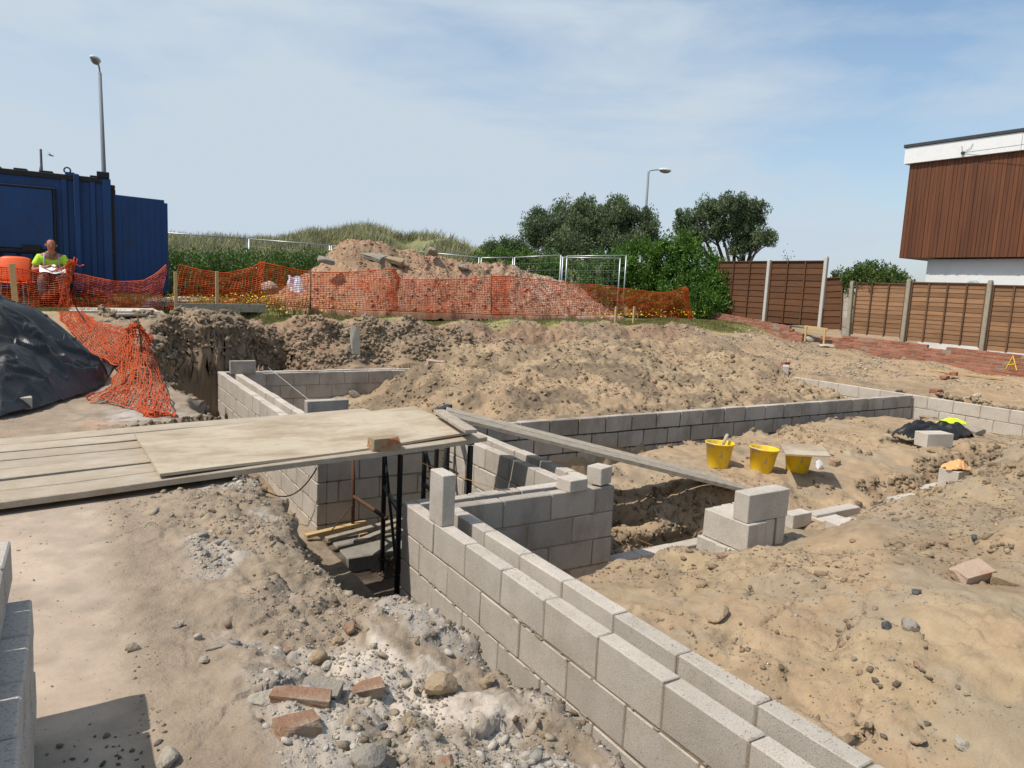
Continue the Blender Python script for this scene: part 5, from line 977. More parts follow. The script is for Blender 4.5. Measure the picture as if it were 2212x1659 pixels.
MT['glove'] = mat('orange_glove', (.72, .34, .14), .8, [(12, (.55, .42, .22), .7, .45, .6, O3)], .5, 60); p = (pg_[0]+.12, pg_[1]+.0, pg_[2]+.18); cloth('work_gloves', 'orange work gloves dropped on the trench end block', 'gloves', (p[0], p[1], p[2]), .17, .12, .09, 'glove', 720, -.2)
MT['dark_rag'] = mat('dark_rag', (.04, .045, .06), .8)
# seated man
MT['skin'] = mat('skin', (.42, .17, .11), .55, [(9, (.34, .12, .08), .5, .45, .7, O3)]); MT['hair'] = mat('short_grey_hair', (.10, .07, .06), .9); MT['trousers'] = mat('grey_trousers', (.16, .15, .15), .9); MT['stripe'] = mat('reflective_stripe', (.40, .42, .40), .5); MT['paper'] = mat('paper', (.82, .82, .80), .8, [(6, (.6, .6, .6), .4, .55, .62, (1, 6, 1))]); MT['collar'] = mat('dark_collar', (.10, .10, .06), .85); MT['boot'] = mat('boot', (.03, .025, .02), .7)
def skinned(name, V, E, Rr_, m, parent, sub=2, root=0):
    me = bpy.data.meshes.new(name); me.from_pydata(V, E, []); me.materials.append(MT[m]); o = bpy.data.objects.new(name, me); col.objects.link(o); o.parent = parent; md = o.modifiers.new('skin', 'SKIN'); md.use_smooth_shade = True
    for i, d in enumerate(me.skin_vertices[0].data): r = Rr_[i]; d.radius = (r, r) if not hasattr(r, '__len__') else r; d.use_root = (i == root)
    s = o.modifiers.new('sub', 'SUBSURF'); s.levels = sub; s.render_levels = sub; return o
def chain(specs):
    V = []; E = []; R_ = []; ids = {}
    for nm, par, co_, r in specs:
        ids[nm] = len(V); V.append(co_); R_.append(r)
        if par: E.append((ids[par], ids[nm]))
    return V, E, R_
PM = Vector(AT(112, 575, 16.72)); vd = Vector((PM.x, PM.y, 0)).normalized(); rz = math.atan2(vd.y, vd.x)-PI/2
man = empty('person', (PM.x, PM.y, .89), rz, 'balding man in a bright yellow hi vis shirt sitting and reading papers', 'person')
# local axes: x to the picture's right, -y towards the camera
hand = []
for sx, wr_, tipd in ((-1, (-.10, -.50, .70), (.13, -.05, .01)), (1, (.14, -.48, .70), (-.10, -.05, .01))):
    n_ = 'L' if sx < 0 else 'R'; w0 = Vector(wr_); td = Vector(tipd)
    hand.append((n_+'palm', n_+'wrist', tuple(w0+td*.45), (.038, .020)))
    for f_ in range(4): s_ = (f_-1.5)*.02; b0 = w0+td*.75+Vector((0, s_, .006)); hand += [(n_+'f%d' % f_, n_+'palm', tuple(b0), .010), (n_+'g%d' % f_, n_+'f%d' % f_, tuple(b0+td*.35*(1-.12*abs(f_-1.3))+Vector((0, 0, -.012))), .009), (n_+'h%d' % f_, n_+'g%d' % f_, tuple(b0+td*.6*(1-.12*abs(f_-1.3))+Vector((0, 0, -.03))), .008)]
    hand += [(n_+'t', n_+'palm', tuple(w0+td*.5+Vector((0, -.035, .03))), .011), (n_+'u', n_+'t', tuple(w0+td*.85+Vector((0, -.045, .03))), .009)]
B_ = [('pelvis', None, (0, .08, .50), .13), ('waist', 'pelvis', (0, .03, .62), .125), ('chest', 'waist', (0, -.08, .79), (.165, .12)), ('neckb', 'chest', (0, -.15, .93), .08), ('neck', 'neckb', (0, -.19, 1.0), .056), ('chin', 'neck', (.0, -.235, 1.045), (.062, .07)), ('face', 'chin', (.0, -.245, 1.10), (.078, .088)), ('skull', 'face', (0, -.215, 1.165), (.080, .092)), ('crown', 'skull', (0, -.20, 1.205), (.058, .066))]
for sx, n_, el, wr_ in ((-1, 'L', (-.30, -.20, .62), (-.10, -.50, .70)), (1, 'R', (.31, -.20, .62), (.14, -.48, .70))):
    B_ += [(n_+'sh', 'neckb', (sx*.19, -.12, .87), .075), (n_+'el', n_+'sh', el, .047), (n_+'wrist', n_+'el', wr_, .028)]
    B_ += [(n_+'hip', 'pelvis', (sx*.10, .02, .46), .10), (n_+'knee', n_+'hip', (sx*.17, -.42, .47), .068), (n_+'ankle', n_+'knee', (sx*.16, -.44, .10), .044), (n_+'toe', n_+'ankle', (sx*.17, -.60, .04), .038)]
B_ += hand
V, E, R_ = chain(B_); body = skinned('body', V, E, R_, 'skin', man)
S_ = [('waist', None, (0, .03, .60), .150), ('chest', 'waist', (0, -.08, .79), (.190, .142)), ('top', 'chest', (0, -.14, .90), (.12, .085))]
for sx, n_ in ((-1, 'L'), (1, 'R')): S_ += [(n_+'sh', 'top', (sx*.185, -.12, .87), .092), (n_+'m', n_+'sh', (sx*.25, -.16, .76), .078), (n_+'e', n_+'m', (sx*.275, -.18, .70), .072)]
V, E, R_ = chain(S_); shirt = skinned('shirt', V, E, R_, 'hivis_s', man)
for sx in (-1, 1):
    mb = MB(); mb.tube([(sx*.115, -.18, .955), (sx*.12, -.235, .86), (sx*.12, -.25, .76), (sx*.12, -.20, .63)], .014, 6); mb.v = [(x, y-.0, z) for x, y, z in mb.v]; mb.build('stripe', MT['stripe'], shirt, smooth=True)
mb = MB(); mb.tube([(-.16, -.14, .655), (-.09, -.205, .655), (0, -.215, .655), (.09, -.205, .655), (.16, -.14, .655)], .014, 6); mb.build('stripe', MT['stripe'], shirt, smooth=True)
mb = MB(); mb.tube([(-.075, -.13, .985), (-.075, -.20, .96), (-.03, -.255, .90), (0, -.262, .875), (.03, -.255, .90), (.075, -.20, .96), (.075, -.13, .985)], .018, 6); mb.build('collar', MT['collar'], shirt, smooth=True)
T_ = [('p', None, (0, .08, .48), .15)]
for sx, n_ in ((-1, 'L'), (1, 'R')): T_ += [(n_+'h', 'p', (sx*.10, .0, .46), .115), (n_+'k', n_+'h', (sx*.17, -.42, .47), .085), (n_+'a', n_+'k', (sx*.16, -.44, .14), .065)]
V, E, R_ = chain(T_); skinned('trousers', V, E, R_, 'trousers', man)
for sx in (-1, 1): mb = MB(); mb.box((sx*.165-.05, -.66, 0), (sx*.165+.05, -.37, .11), .03); mb.build('boot', MT['boot'], man, smooth=True)
bm = bmesh.new(); bmesh.ops.create_uvsphere(bm, u_segments=20, v_segments=12, radius=1)
for v in bm.verts: v.co = Vector((v.co.x*.083, v.co.y*.092+.018, v.co.z*.085))
bmesh.ops.delete(bm, geom=[v for v in bm.verts if v.co.z < -.02 or (v.co.y < -.02 and v.co.z < .075)], context='VERTS'); me = bpy.data.meshes.new('hair'); bm.to_mesh(me); bm.free(); me.materials.append(MT['hair']); o = bpy.data.objects.new('hair', me); col.objects.link(o); o.parent = man; o.location = (0, -.205, 1.15)
for sx in (-1, 1):
    mb = MB(); mb.tube([(sx*.076, -.215, 1.08), (sx*.089, -.21, 1.10), (sx*.088, -.205, 1.13)], [.008, .015, .010], 8); mb.build('ear', MT['skin'], body, smooth=True)
    mb = MB(); mb.tube([(sx*.014, -.322, 1.105), (sx*.032, -.326, 1.110), (sx*.05, -.313, 1.105)], [.004, .008, .004], 6); mb.build('eye', MT['hair'], body, smooth=True)
mb = MB(); mb.tube([(0, -.325, 1.11), (0, -.345, 1.085), (0, -.338, 1.070)], [.009, .016, .012], 8); mb.build('nose', MT['skin'], body, smooth=True)
mb = MB(); mb.tube([(-.025, -.312, 1.035), (0, -.322, 1.038), (.025, -.312, 1.035)], .006, 6); MT['lips'] = mat('lips', (.25, .07, .05), .6); mb.build('mouth', MT['lips'], body, smooth=True)
def onman(q): return man.matrix_basis if False else Matrix.Translation(man.location) @ Matrix.Rotation(rz, 4, 'Z')
M_ = onman(0); mb = MB()
mb.grid(lambda u, v: M_ @ Vector((-.20+.43*u, -.60+.26*v+.02*math.sin(u*7), .60+.13*v+.02*math.sin(u*9+v*3))), 16, 8); mb.grid(lambda u, v: M_ @ Vector((-.19+.41*u, -.62+.22*v, .595+.10*v+.015*math.sin(u*8+v*2))), 16, 8)
o = centred(mb, 'newspaper', MT['paper'], tuple(M_ @ Vector((0, -.5, .6)))); o.modifiers.new('t', 'SOLIDIFY').thickness = .003; tag(o, 'white papers held open by the seated man', 'papers')
# crate he sits on and orange chair
MT['crate'] = mat('dark_crate', (.03, .035, .05), .7); cr = empty('crate_seat', tuple(M_ @ Vector((0, .12, 0))), rz, 'dark crate the man sits on', 'crate')
for zz_ in (.02, .13, .24): mb = MB(); mb.box((-.2, -.18, zz_), (.2, -.16, zz_+.08), .004); mb.box((-.2, .16, zz_), (.2, .18, zz_+.08), .004); mb.box((-.2, -.16, zz_), (-.18, .16, zz_+.08), .004); mb.box((.18, -.16, zz_), (.2, .16, zz_+.08), .004); mb.build('side_rail', MT['crate'], cr)
mb = MB(); mb.box((-.2, -.18, .33), (.2, .18, .35), .004); mb.build('lid', MT['crate'], cr)
MT['orange'] = mat('orange_plastic', (.82, .13, .03), .45, [(5, (.70, .10, .03), .5, .45, .7, O3)], spec=.4)
cp = Vector(AT(28, 606, 16.55)); ch = empty('plastic_chair', (cp.x, cp.y, .88), rz-.15, 'orange moulded plastic chair at the left edge beside the man', 'chair')
mb = MB(); mb.grid(lambda u, v: (-.26+.52*u, .10+.12*v*v+.05*(2*u-1)**2, .42+.46*v*(1-.10*(2*u-1)**4)), 16, 12); o = mb.build('backrest', MT['orange'], ch, smooth=True); o.modifiers.new('t', 'SOLIDIFY').thickness = .02
mb = MB(); mb.grid(lambda u, v: (-.27+.62*u, -.34+.46*v, .40+.03*(2*u-1)**2-.02*math.sin(PI*v)), 14, 10); o = mb.build('seat', MT['orange'], ch, smooth=True); o.modifiers.new('t', 'SOLIDIFY').thickness = .02
for sx in (-.2, .2):
    for sy in (-.28, .1): mb = MB(); mb.tube([(sx, sy, .40), (sx*1.15, sy*1.15, 0)], .012, 6); mb.build('leg', MT['steel'], ch)
# profile boards and loose timber on the right
t = empty('profile_board', PY(1765, 735, 12.4), 0, 'timber profile board on two pegs in front of the brick wall', 'profile board'); o_ = t.location.copy()
A = Vector(PY(1738, 706, 12.7)); B = Vector(PY(1788, 713, 12.0)); mb = MB(); mb.obox(A-o_, B-o_, .03, .09); mb.build('rail', MT['timber'], t)
for k in (.12, .93): q = A.lerp(B, k)-o_; mb = MB(); mb.box((q.x-.05, q.y-.02, q.z-.38), (q.x-.02, q.y+.03, q.z+.02), .003); mb.build('peg', MT['timber'], t)
a = drop(1925, 793, .1); b = drop(2165, 822, .1); lyingboard('long thin yellow timber lying on the sand below the brick wall', (a[0], a[1], a[2]+.04), (b[0], b[1], b[2]+.04), .05, .03, 'timber', 'timber_length')
# strings and cable
MT['string'] = mat('orange_string', (.55, .28, .09), .8); MT['string_pale'] = mat('pale_string', (.5, .46, .4), .8)
def line(name, label, pts, r, m, cat): mb = MB(); mb.tube(pts, r, 5); return tag(centred(mb, name, MT[m], tuple(pts[0])), label, cat)
C6 = lambda x, y: ((500+x*.31646)*.8848, (850+y*.31646)*.8848); C7 = lambda x, y: ((1100+x*.31646)*.8848, (850+y*.31646)*.8848)
line('string_line', 'orange string line stretched from the deck across the walls into the pit', [U(*C6(1455, 792), .395), U(*C6(1830, 950), .19), U(*C7(430, 1108), .03), U(*C7(1230, 1385), -.42), U(*C7(1560, 1522), -.66)], .0028, 'string', 'string line')
line('string_line', 'pale string line over the sunken room behind the plywood', [(p := PY(*C6(490, 150), 12.3)), PY(*C6(820, 412), 7.3)], .003, 'string_pale', 'string line')
a = Vector(U(*C6(865, 925), .34)); a = Vector(PY(*C6(865, 925), 6.9)); b = Vector(PX(*C6(410, 1050), 1.75)); line('cable', 'thin black cable drooping from the deck to the trench side', [a.lerp(b, t_)+Vector((0, 0, -.9*t_*(1-t_)*(1.1-.3*t_))) for t_ in np.linspace(0, 1, 18)], .007, 'black_steel', 'cable')
line('string_line', 'pale string line between the flat blocks in the sandy trench', [U(1838, 1112, -.34), U(1912, 1085, -.33)], .003, 'string_pale', 'string line')
# rocks, bricks and slabs that can be told apart
MT['rock_pale'] = mat('pale_rubble', (.42, .37, .29), .95, [(14, (.30, .26, .21), .5, .5, .7, O3), (70, (.58, .54, .48), .5, .55, .7, O3)], 1.4, 60, .2)
MT['rock_grey'] = mat('grey_stone_chunk', (.30, .265, .215), .95, [(9, (.15, .14, .13), .5, .5, .7, O3), (80, (.44, .42, .39), .5, .58, .7, O3)], 1.2, 70, .2)
MT['rock_tan'] = mat('tan_rubble', (.36, .27, .17), .95, [(9, (.24, .17, .11), .5, .45, .7, O3)], 1.4, 50, .2)
MT['brick_old'] = mat('dusty_brick', (.29, .165, .10), .93, [(7, (.36, .28, .20), .85, .42, .58, O3), (30, (.20, .09, .06), .5, .5, .7, O3)], 1, 70, .2)
MT['brick_pink'] = mat('pink_dusty_brick', (.46, .33, .25), .93, [(6, (.42, .18, .11), .6, .52, .62, O3), (15, (.38, .30, .2), .6, .45, .6, O3)], 1, 70, .2)
MT['stone_dark'] = mat('dark_flint', (.07, .07, .075), .6, [(12, (.13, .13, .13), .5, .5, .7, O3)])
RK = [ # px, py, size, material, boxy, label, rz, tilt, z guess
 (641, 1580, (.21, .12, .07), 'brick_old', 1, 'dusty broken brick lying flat in the rubble, nearest of the bricks', .1, (0, .1), .3),
 (650, 1512, (.30, .10, .05), 'brick_old', 1, 'long orange edged tile beneath the grey slab in the rubble', -.5, (.1, .1), .3),
 (695, 1500, (.21, .10, .08), 'rock_grey', 1, 'rough grey slab leaning on the orange edged tile', -.7, (.5, .1), .3),
 (571, 1515, (.19, .15, .07), 'rock_pale', 0, 'pale pointed chunk left of the grey slab', .3, (.2, 0), .3), (364, 1645, (.10, .16, .08), 'rock_pale', 0, 'pale stone at the bottom edge beside the pack shadow', -.3, (0, 0), .35),
 (441, 1430, (.075, .06, .05), 'rock_pale', 0, 'round pale stone left of the rubble centre', 0, (0, 0), .35), (385, 1352, (.08, .06, .05), 'rock_pale', 0, 'pale stone at the edge of the smooth slab', .3, (0, 0), .35), (436, 1158, (.10, .08, .05), 'rock_grey', 0, 'grey stone on the bank beside a flat pale crust', .3, (0, 0), .35),
 (470, 1146, (.20, .12, .03), 'rock_pale', 0, 'flat pale crust on the bank near the deck', .2, (0, 0), .35), (443, 1196, (.07, .06, .05), 'rock_grey', 0, 'small grey stone standing alone on the upper bank', .9, (0, 0), .35), (410, 1116, (.07, .05, .03), 'rock_grey', 0, 'small flat grey stone closest to the deck', .9, (0, 0), .35),
 (428, 1380, (.05, .05, .05), 'rock_pale', 0, 'little pale stone between the two bigger ones', .5, (0, 0), .35), (731, 1392, (.10, .08, .09), 'rock_tan', 0, 'tan stone on the crest of the bank above the trench', .5, (0, 0), .3), (756, 1364, (.11, .08, .09), 'brick_old', 0, 'brown stone behind the tan one on the crest', .9, (0, 0), .3), (684, 1430, (.14, .11, .10), 'rock_tan', 0, 'tan boulder in the middle of the rubble bank', .5, (0, 0), .3),
 (706, 1444, (.09, .07, .06), 'rock_pale', 0, 'pale stone touching the tan boulder', .1, (0, 0), .3), (616, 1410, (.10, .07, .05), 'brick_old', 0, 'reddish stone left of the tan boulder', .1, (0, 0), .3), (464, 1400, (.14, .05, .02), 'rock_grey', 0, 'flat half buried stone in the dusty bank', .1, (0, 0), .35),
 (956, 1490, (.26, .19, .16), 'rock_tan', 0, 'big rounded tan boulder on the white lime patch near the wall', .4, (0, 0), .2), (794, 1500, (.17, .10, .07), 'brick_old', 1, 'brown half brick above the white lime patch', -.1, (.1, 0), .25), (798, 1645, (.20, .17, .14), 'rock_grey', 0, 'large grey boulder at the bottom edge of the rubble', .6, (0, 0), .25), (967, 1652, (.10, .08, .06), 'brick_old', 0, 'brown stone at the bottom edge on the white lime', .6, (0, 0), .2),
 (888, 1568, (.08, .07, .06), 'rock_tan', 0, 'knobbly stone in the middle of the white lime patch', .6, (0, 0), .2), (1053, 1478, (.13, .1, .09), 'rock_tan', 0, 'tan clod against the long wall', .6, (0, 0), .15), (827, 1578, (.06, .05, .05), 'stone_dark', 0, 'small dark stone on the white lime patch', .6, (0, 0), .25),
 (2098, 1245, (.23, .12, .06), 'brick_pink', 1, 'dusty pink brick slab on the sand at the right', -.2, (.25, -.1), .25), (2180, 1262, (.20, .12, .05), 'rock_tan', 1, 'half buried grey slab at the right edge next to the pink brick', -.9, (.2, .2), .25), (2107, 1165, (.06, .05, .05), 'stone_dark', 0, 'round dark flint on the upper right sand', .2, (0, 0), .2), (1999, 1200, (.13, .09, .04), 'rock_tan', 0, 'flat tan stone casting a dark shadow on the right sand', .2, (0, 0), .15),
 (1962, 1362, (.11, .10, .09), 'rock_grey', 0, 'grey stone in the middle of the right sand', .4, (0, 0), .15), (1915, 1358, (.055, .05, .05), 'stone_dark', 0, 'dark pebble left of the grey stone on the right sand', .2, (0, 0), .15), (1979, 1282, (.05, .045, .04), 'stone_dark', 0, 'dark pebble above the grey stone on the right sand', .2, (0, 0), .15), (1979, 1437, (.05, .03, .02), 'brick_old', 0, 'orange brick chip below the grey stone', .8, (0, 0), .15),
 (1549, 1330, (.17, .12, .07), 'rock_tan', 0, 'triangular lump of exposed aggregate half sunk in the sand', .5, (.1, -.2), -.02), (1978, 1600, (.10, .08, .05), 'rock_tan', 0, 'tan clod near the bottom of the right sand', .8, (0, 0), .15), (2077, 1612, (.08, .06, .05), 'rock_pale', 0, 'pale clod near the bottom right corner', .8, (0, 0), .2),
 (1560, 1206, (.11, .08, .07), 'brick_old', 0, 'red brick end in the sand in front of the small stack', .2, (0, 0), -.25), (1841, 1170, (.06, .05, .03), 'brick_old', 0, 'red brick chip right of the small stack', .2, (0, 0), -.1), (2033, 1010, (.12, .08, .06), 'brick_old', 0, 'orange brick bat between the buckets and the black bag', .2, (0, 0), -.2), (1803, 1003, (.14, .08, .05), 'brick_old', 1, 'orange brick fragment right of the bucket board', .2, (0, 0), -.2),
 (940, 792, (.30, .12, .12), 'brick_pink', 1, 'brown brick lying on the slope of the sand mound', -.1, (.2, .1), .1), (766, 858, (.28, .12, .18), 'rock_pale', 0, 'pale slab leaning at the left foot of the sand mound', .3, (.4, .4), -.3), (885, 860, (.20, .12, .05), 'rock_pale', 0, 'pale flat stone on the left flank of the sand mound', .3, (.1, .1), .0), (1697, 788, (.24, .1, .07), 'brick', 1, 'red brick lying beside the block on the far wall end', .1, (0, 0), .1),
 (2060, 810, (.26, .12, .07), 'brick', 1, 'red brick under the long yellow timber', .3, (0, 0), .1), (2040, 818, (.24, .12, .07), 'brick', 1, 'red brick just below the long yellow timber', .1, (0, 0), .1), (1955, 735, (.5, .3, .16), 'rock_pale', 0, 'pale boulder', .3, (0, 0), .3), (2022, 855, (.34, .14, .14), 'brick', 1, 'brown red brick lying on the ground behind the right hand wall', .15, (0, 0), .05), (2110, 858, (.30, .16, .1), 'rock_pale', 0, 'pinkish stone on the ground behind the right hand wall', .3, (0, 0), .05),
 (2100, 935, (.55, .22, .08), 'old_board', 1, 'grey slab of concrete lying behind the yellow vest', .2, (.1, 0), -.15), (2125, 920, (.34, .18, .10), 'rock_grey', 0, 'dark stone on the end of the grey concrete slab', .2, (0, 0), -.05), (1787, 752, (.75, .45, .16), 'rock_pale', 0, 'larger pale boulder right of the profile board', .2, (0, 0), .3), (1746, 738, (.55, .35, .22), 'rock_pale', 0, 'pale boulder below the timber profile board', -.2, (0, 0), .35), (2212, 800, (.2, .2, .1), 'rock_tan', 0, 'tan stone at the right edge below the brick wall', 0, (0, 0), .1)]
for i, (a, b, d, m, bx, lb, rz_, tl, zg) in enumerate(RK):
    if lb == 'pale boulder': continue
    if b > 1080 and a < 1100: d = tuple(q*.58 for q in d)
    rock('brick_fragment' if 'brick' in m and bx else 'stone', lb, drop(a, b, zg), d, m, 'brick' if 'brick' in m and bx else 'stone', rz_, i*3+1, tl, 3, .07 if bx else .2, bx, sink=.12 if bx else .28)
for i, (a, b, sz, Y, m, lb) in enumerate([(805, 553, (.6, .4, .10), 17.9, 'rock_grey', 'grey concrete slab sticking out near the top of the rubble heap'), (845, 560, (.6, .4, .10), 17.8, 'rock_tan', 'tan concrete slab right of the grey one on the rubble heap'), (705, 563, (.4, .25, .12), 17.6, 'rock_grey', 'small slab on the upper left of the rubble heap'), (870, 572, (.5, .3, .2), 17.7, 'rock_tan', 'broken kerb piece on the right shoulder of the rubble heap'), (583, 624, (.45, .35, .3), 16.6, 'rock_pale', 'pale boulder at the left foot of the rubble heap'), (1000, 578, (.35, .3, .2), 17.9, 'rock_grey', 'grey chunk on the right ridge of the rubble heap'), (934, 545, (.4, .3, .25), 18.1, 'rock_grey', 'dark chunk on the crest right of the slabs')]):
    p = PY(a, b, Y); zz = max(p[2]-.02, hz(p[0], Y)-.02); rock('concrete_slab' if sz[2] < .16 else 'stone', lb, (p[0], Y, zz), sz, m, 'slab' if sz[2] < .16 else 'stone', .3*i-.8, 200+i, (.25, .2), 3, .08 if sz[2] < .16 else .2, sz[2] < .16, sink=.35)
p = PY(641, 612, 16.7); mb = MB(); mb.grid(lambda u, v: (p[0]-.17+.32*u+.03*math.sin(v*9), 16.62+.30*v+.03*math.sin(u*8+v*5), p[2]-.20+.36*v+.02*math.sin(u*11)), 14, 12); MT['bagwhite'] = mat('white_polythene', (.60, .58, .62), .5, [(9, (.45, .42, .48), .5, .5, .7, O3)]); o = centred(mb, 'polythene_sack', MT['bagwhite'], p); o.modifiers.new('t', 'SOLIDIFY').thickness = .01; tag(o, 'white plastic sack lying on the left slope of the rubble heap', 'sack')
p = PY(769, 722, 13.1); rock('concrete_slab', 'grey concrete slab standing in the far bank of the trench', (p[0], 13.15, p[2]-.30), (.16, .1, .55), 'rock_grey', 'slab', .1, 300, (-.3, .1), 3, .08, 1)
# loose stones and clods nobody could count
def scatter(name, label, pts, sizes, m, tone, flat_=.65):
    bm = bmesh.new(); bmesh.ops.create_icosphere(bm, subdivisions=1, radius=.5); base = np.array([v.co[:] for v in bm.verts]); Fb = np.array([[v.index for v in f.verts] for f in bm.faces]); bm.free(); n = len(pts); nb = len(base)
    var = base[None]*(1+RNG.uniform(-.32, .32, (n, nb, 1))); ax = RNG.normal(size=(n, 3)); sc3 = np.stack([RNG.uniform(.7, 1.4, n), RNG.uniform(.6, 1.1, n), RNG.uniform(.4, .9, n)*flat_*1.3], 1); P = var*sc3[:, None]; a = RNG.uniform(0, 2*PI, n); c, s = np.cos(a)[:, None], np.sin(a)[:, None]
    x = P[..., 0]*c-P[..., 1]*s; y = P[..., 0]*s+P[..., 1]*c; t = RNG.normal(0, .35, (n, 1)); z = P[..., 2]+x*t; P = np.stack([x, y, z], -1)*sizes[:, None, None]+pts[:, None]; V = P.reshape(-1, 3); F = (Fb[None]+np.arange(n)[:, None, None]*nb).reshape(-1, 3)
    return tag(arr_mesh(name, V, F, MT[m], tone=np.repeat(tone, len(Fb))), label, 'stones', kind='stuff')
def stones(region, n, smin, smax, pw=2.3, dens=None):
    x = RNG.uniform(region[0], region[1], n); y = RNG.uniform(region[2], region[3], n)
    if dens is not None: k = dens(x, y); x = x[k]; y = y[k]
    dk = -.16*(x+.3)+.987*(y-4.42); az = np.arctan2(x, y); k = ~((x < 3.1) & (dk > -.05) & (dk < 1.8)) & (az > -.12) & (az < 1.27); x = x[k]; y = y[k]; u = RNG.uniform(0, 1, len(x)); s = smin*(1-u*(1-(smin/smax)**pw))**(-1/pw); z, _ = ground(x, y); return np.stack([x, y, z+s*.08], 1), s
MT['st_pale'] = mat('pale_clods', (.33, .275, .20), .95, [(40, (.25, .21, .14), .5, .5, .7, O3)], 1, 90, .2, .35); MT['st_mix'] = mat('mixed_stones', (.27, .225, .17), .85, [(1.1, (.33, .26, .18), .7, .45, .6, O3), (1.7, (.10, .09, .09), .6, .52, .65, O3)], 1, 90, .2, .5); MT['st_sand'] = mat('sand_clods', (.285, .208, .13), .95, [(30, (.24, .18, .115), .5, .5, .7, O3)], 1, 90, .2, .3)
MT['st_bank'] = mat('bank_clods', (.235, .172, .11), .95, [(1.3, (.28, .215, .14), .7, .42, .6, O3), (30, (.17, .13, .09), .5, .5, .7, O3)], 1, 90, .2, .4)
MT['st_brick'] = mat('brick_chips', (.40, .20, .125), .9, [(2, (.52, .38, .28), .7, .45, .6, O3)], 1, 60, .2, .4)
nz = lambda x, y, s, q, o: fbm(x, y, s, 3, q) > o
P1, S1 = stones((.15, 2.0, 1.2, 6.6), 34000, .006, .06, 2.4, lambda x, y: (x < 1.7) & (RNG.uniform(0, 1, len(x)) < .25+.75*sst(.3, .9, x)) & nz(x, y, .4, 801, -.12)); scatter('pale_rubble', 'pale stones and crumbs scattered over the left bank', P1, S1, 'st_pale', RNG.uniform(0, 1, len(P1)))
P2, S2 = stones((-1, .4, 1.2, 6.0), 900, .004, .02); scatter('grit', 'grit on the smooth dusty slab at the left', P2, S2, 'st_pale', RNG.uniform(0, 1, len(P2)))
P3, S3 = stones((2.5, 9, 0, 6.2), 30000, .006, .045, 2.6, lambda x, y: (y < 4.4+.0*x) & nz(x, y, .7, 802, -.02)); scatter('pebbles', 'grey and dark pebbles scattered over the sand on the right', P3, S3, 'st_mix', RNG.uniform(0, 1, len(P3)))
P4, S4 = stones((2.6, 13.2, 0, 6.5), 26000, .012, .09, 2.6, lambda x, y: nz(x, y, .8, 803, .06)); scatter('sand_clods', 'lumps of sand and soil strewn over the sand on the right', P4, S4, 'st_sand', RNG.uniform(0, 1, len(P4)))
P5, S5 = stones((3.6, 13.2, 7.75, 12.4), 17000, .015, .11, 3.0, lambda x, y: nz(x, y, .6, 804, -.08)); scatter('soil_clods', 'clods of soil covering the sand mound inside the walls', P5, S5, 'st_sand', RNG.uniform(0, .8, len(P5)))
P6, S6 = stones((.5, 17.5, 8.5, 14.6), 24000, .02, .14, 2.5, lambda x, y: (((x < 2.0) | (y > 12.75) | (x > 13.7))) & nz(x, y, .6, 805, -.05)); scatter('bank_stones', 'stones and clods along the far banks of the excavation', P6, S6, 'st_mix', RNG.uniform(.2, 1, len(P6)))
P7, S7 = stones((13.7, 17.6, 4, 13), 6000, .02, .10, 2.6, lambda x, y: nz(x, y, .8, 806, .05)); scatter('verge_stones', 'small stones on the ground below the brick wall', P7, S7, 'st_pale', RNG.uniform(0, 1, len(P7)))
n = 26000; x = RNG.uniform(4, 15.6, n); y = RNG.uniform(16.2, 19.2, n); zz = np.array([hz(a, b) for a, b in zip(x, y)]); k = zz > .93; u = RNG.uniform(0, 1, n); s = .025*(1-u*(1-(.025/.16)**2.5))**(-1/2.5); PH = np.stack([x, y, zz], 1)[k]; s = s[k]; isb = (RNG.uniform(0, 1, len(s)) < .62)
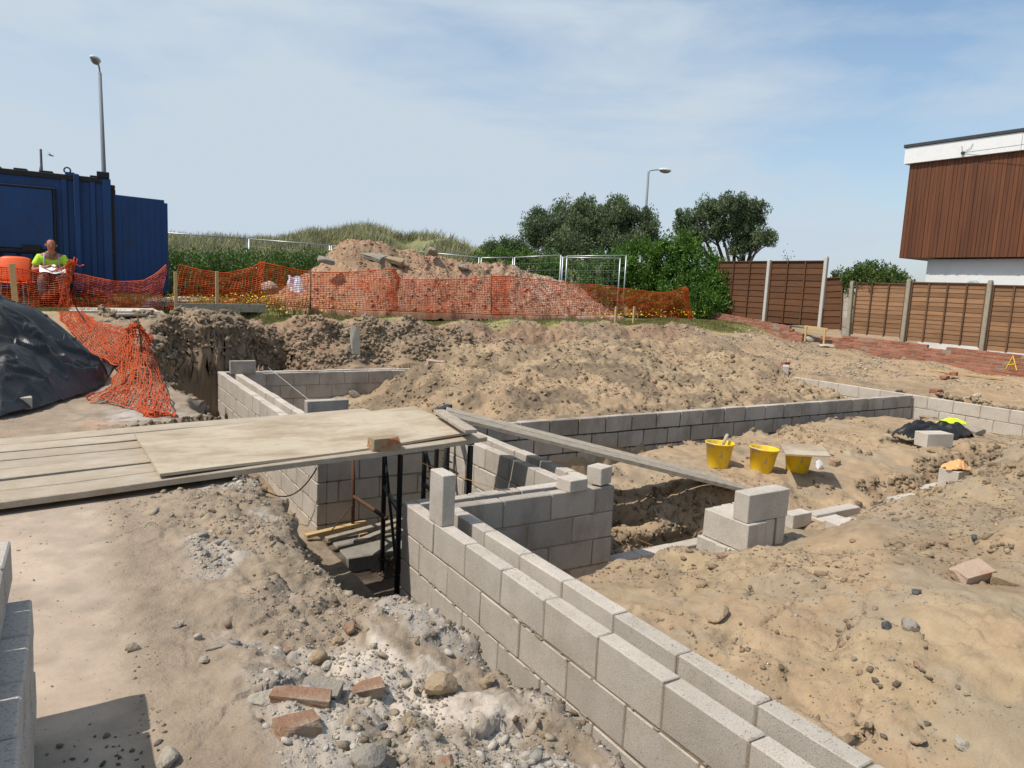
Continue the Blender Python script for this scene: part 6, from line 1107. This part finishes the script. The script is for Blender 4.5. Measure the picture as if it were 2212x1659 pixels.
scatter('brick_rubble', 'broken brick pieces covering the rubble heap', PH[isb], s[isb], 'st_brick', RNG.uniform(0, 1, isb.sum())); scatter('heap_clods', 'soil clods and stones on top of the rubble heap', PH[~isb], s[~isb]*.8, 'st_bank', RNG.uniform(.3, 1, (~isb).sum()))
P9, S9 = stones((-.1, .2, .9, 2.15), 260, .008, .032, 2.0, lambda x, y: (x > -.08)); scatter('dark_pebbles', 'dark pebbles in the shadow of the block pack', P9, S9, 'st_mix', RNG.uniform(0, .5, len(P9)))

def crumbs(boxes, n):
    P = []
    for (x0, x1, y0, y1, z) in boxes: m = int(n*((x1-x0)*(y1-y0))/.8)+8; P.append(np.stack([RNG.uniform(x0, x1, m), RNG.uniform(y0, y1, m), np.full(m, z)], 1))
    return np.concatenate(P)
PC_ = crumbs([(2.115, 2.211, 0, 4.2, .001), (2.115, 2.211, 4.42, 4.84, .001), (2.344, 2.44, 0, 4.5, .001), (2.3, 3.5, 4.755, 4.845, .001), (2.4, 3.4, 4.565, 4.655, .001), (3.585, 3.675, 4.8, 7.0, .001), (3.825, 3.915, 4.8, 7.2, .001)], 900)
scatter('mortar_crumbs', 'mortar crumbs and grit lying on top of the near block walls', PC_, RNG.uniform(.002, .007, len(PC_)), 'st_pale', RNG.uniform(0, 1, len(PC_)), .5)
MT['st_lime'] = mat('lime_clods', (.43, .39, .33), .95, [(40, (.36, .31, .25), .5, .5, .7, O3)], 1, 90, .2, .3)
PL_, SL_ = stones((.45, 1.6, 1.2, 5.4), 15000, .006, .07, 2.3, lambda x, y: nz(x, y, .42, 131, -.02)); scatter('lime_rubble', 'white crumbly lime rubble strewn over the left bank', PL_, SL_, 'st_lime', RNG.uniform(0, 1, len(PL_)))

sg = np.clip(.008+.0034*np.hypot(GSTEEP[:, 0], GSTEEP[:, 1]), .012, .055)*RNG.uniform(.3, 1.5, len(GSTEEP))**1.7
scatter('bank_clods', 'clods and stones embedded in the steep sides of the trenches', GSTEEP, sg, 'st_bank' if 'st_bank' in MT else 'st_sand', RNG.uniform(0, 1, len(sg)), .9)
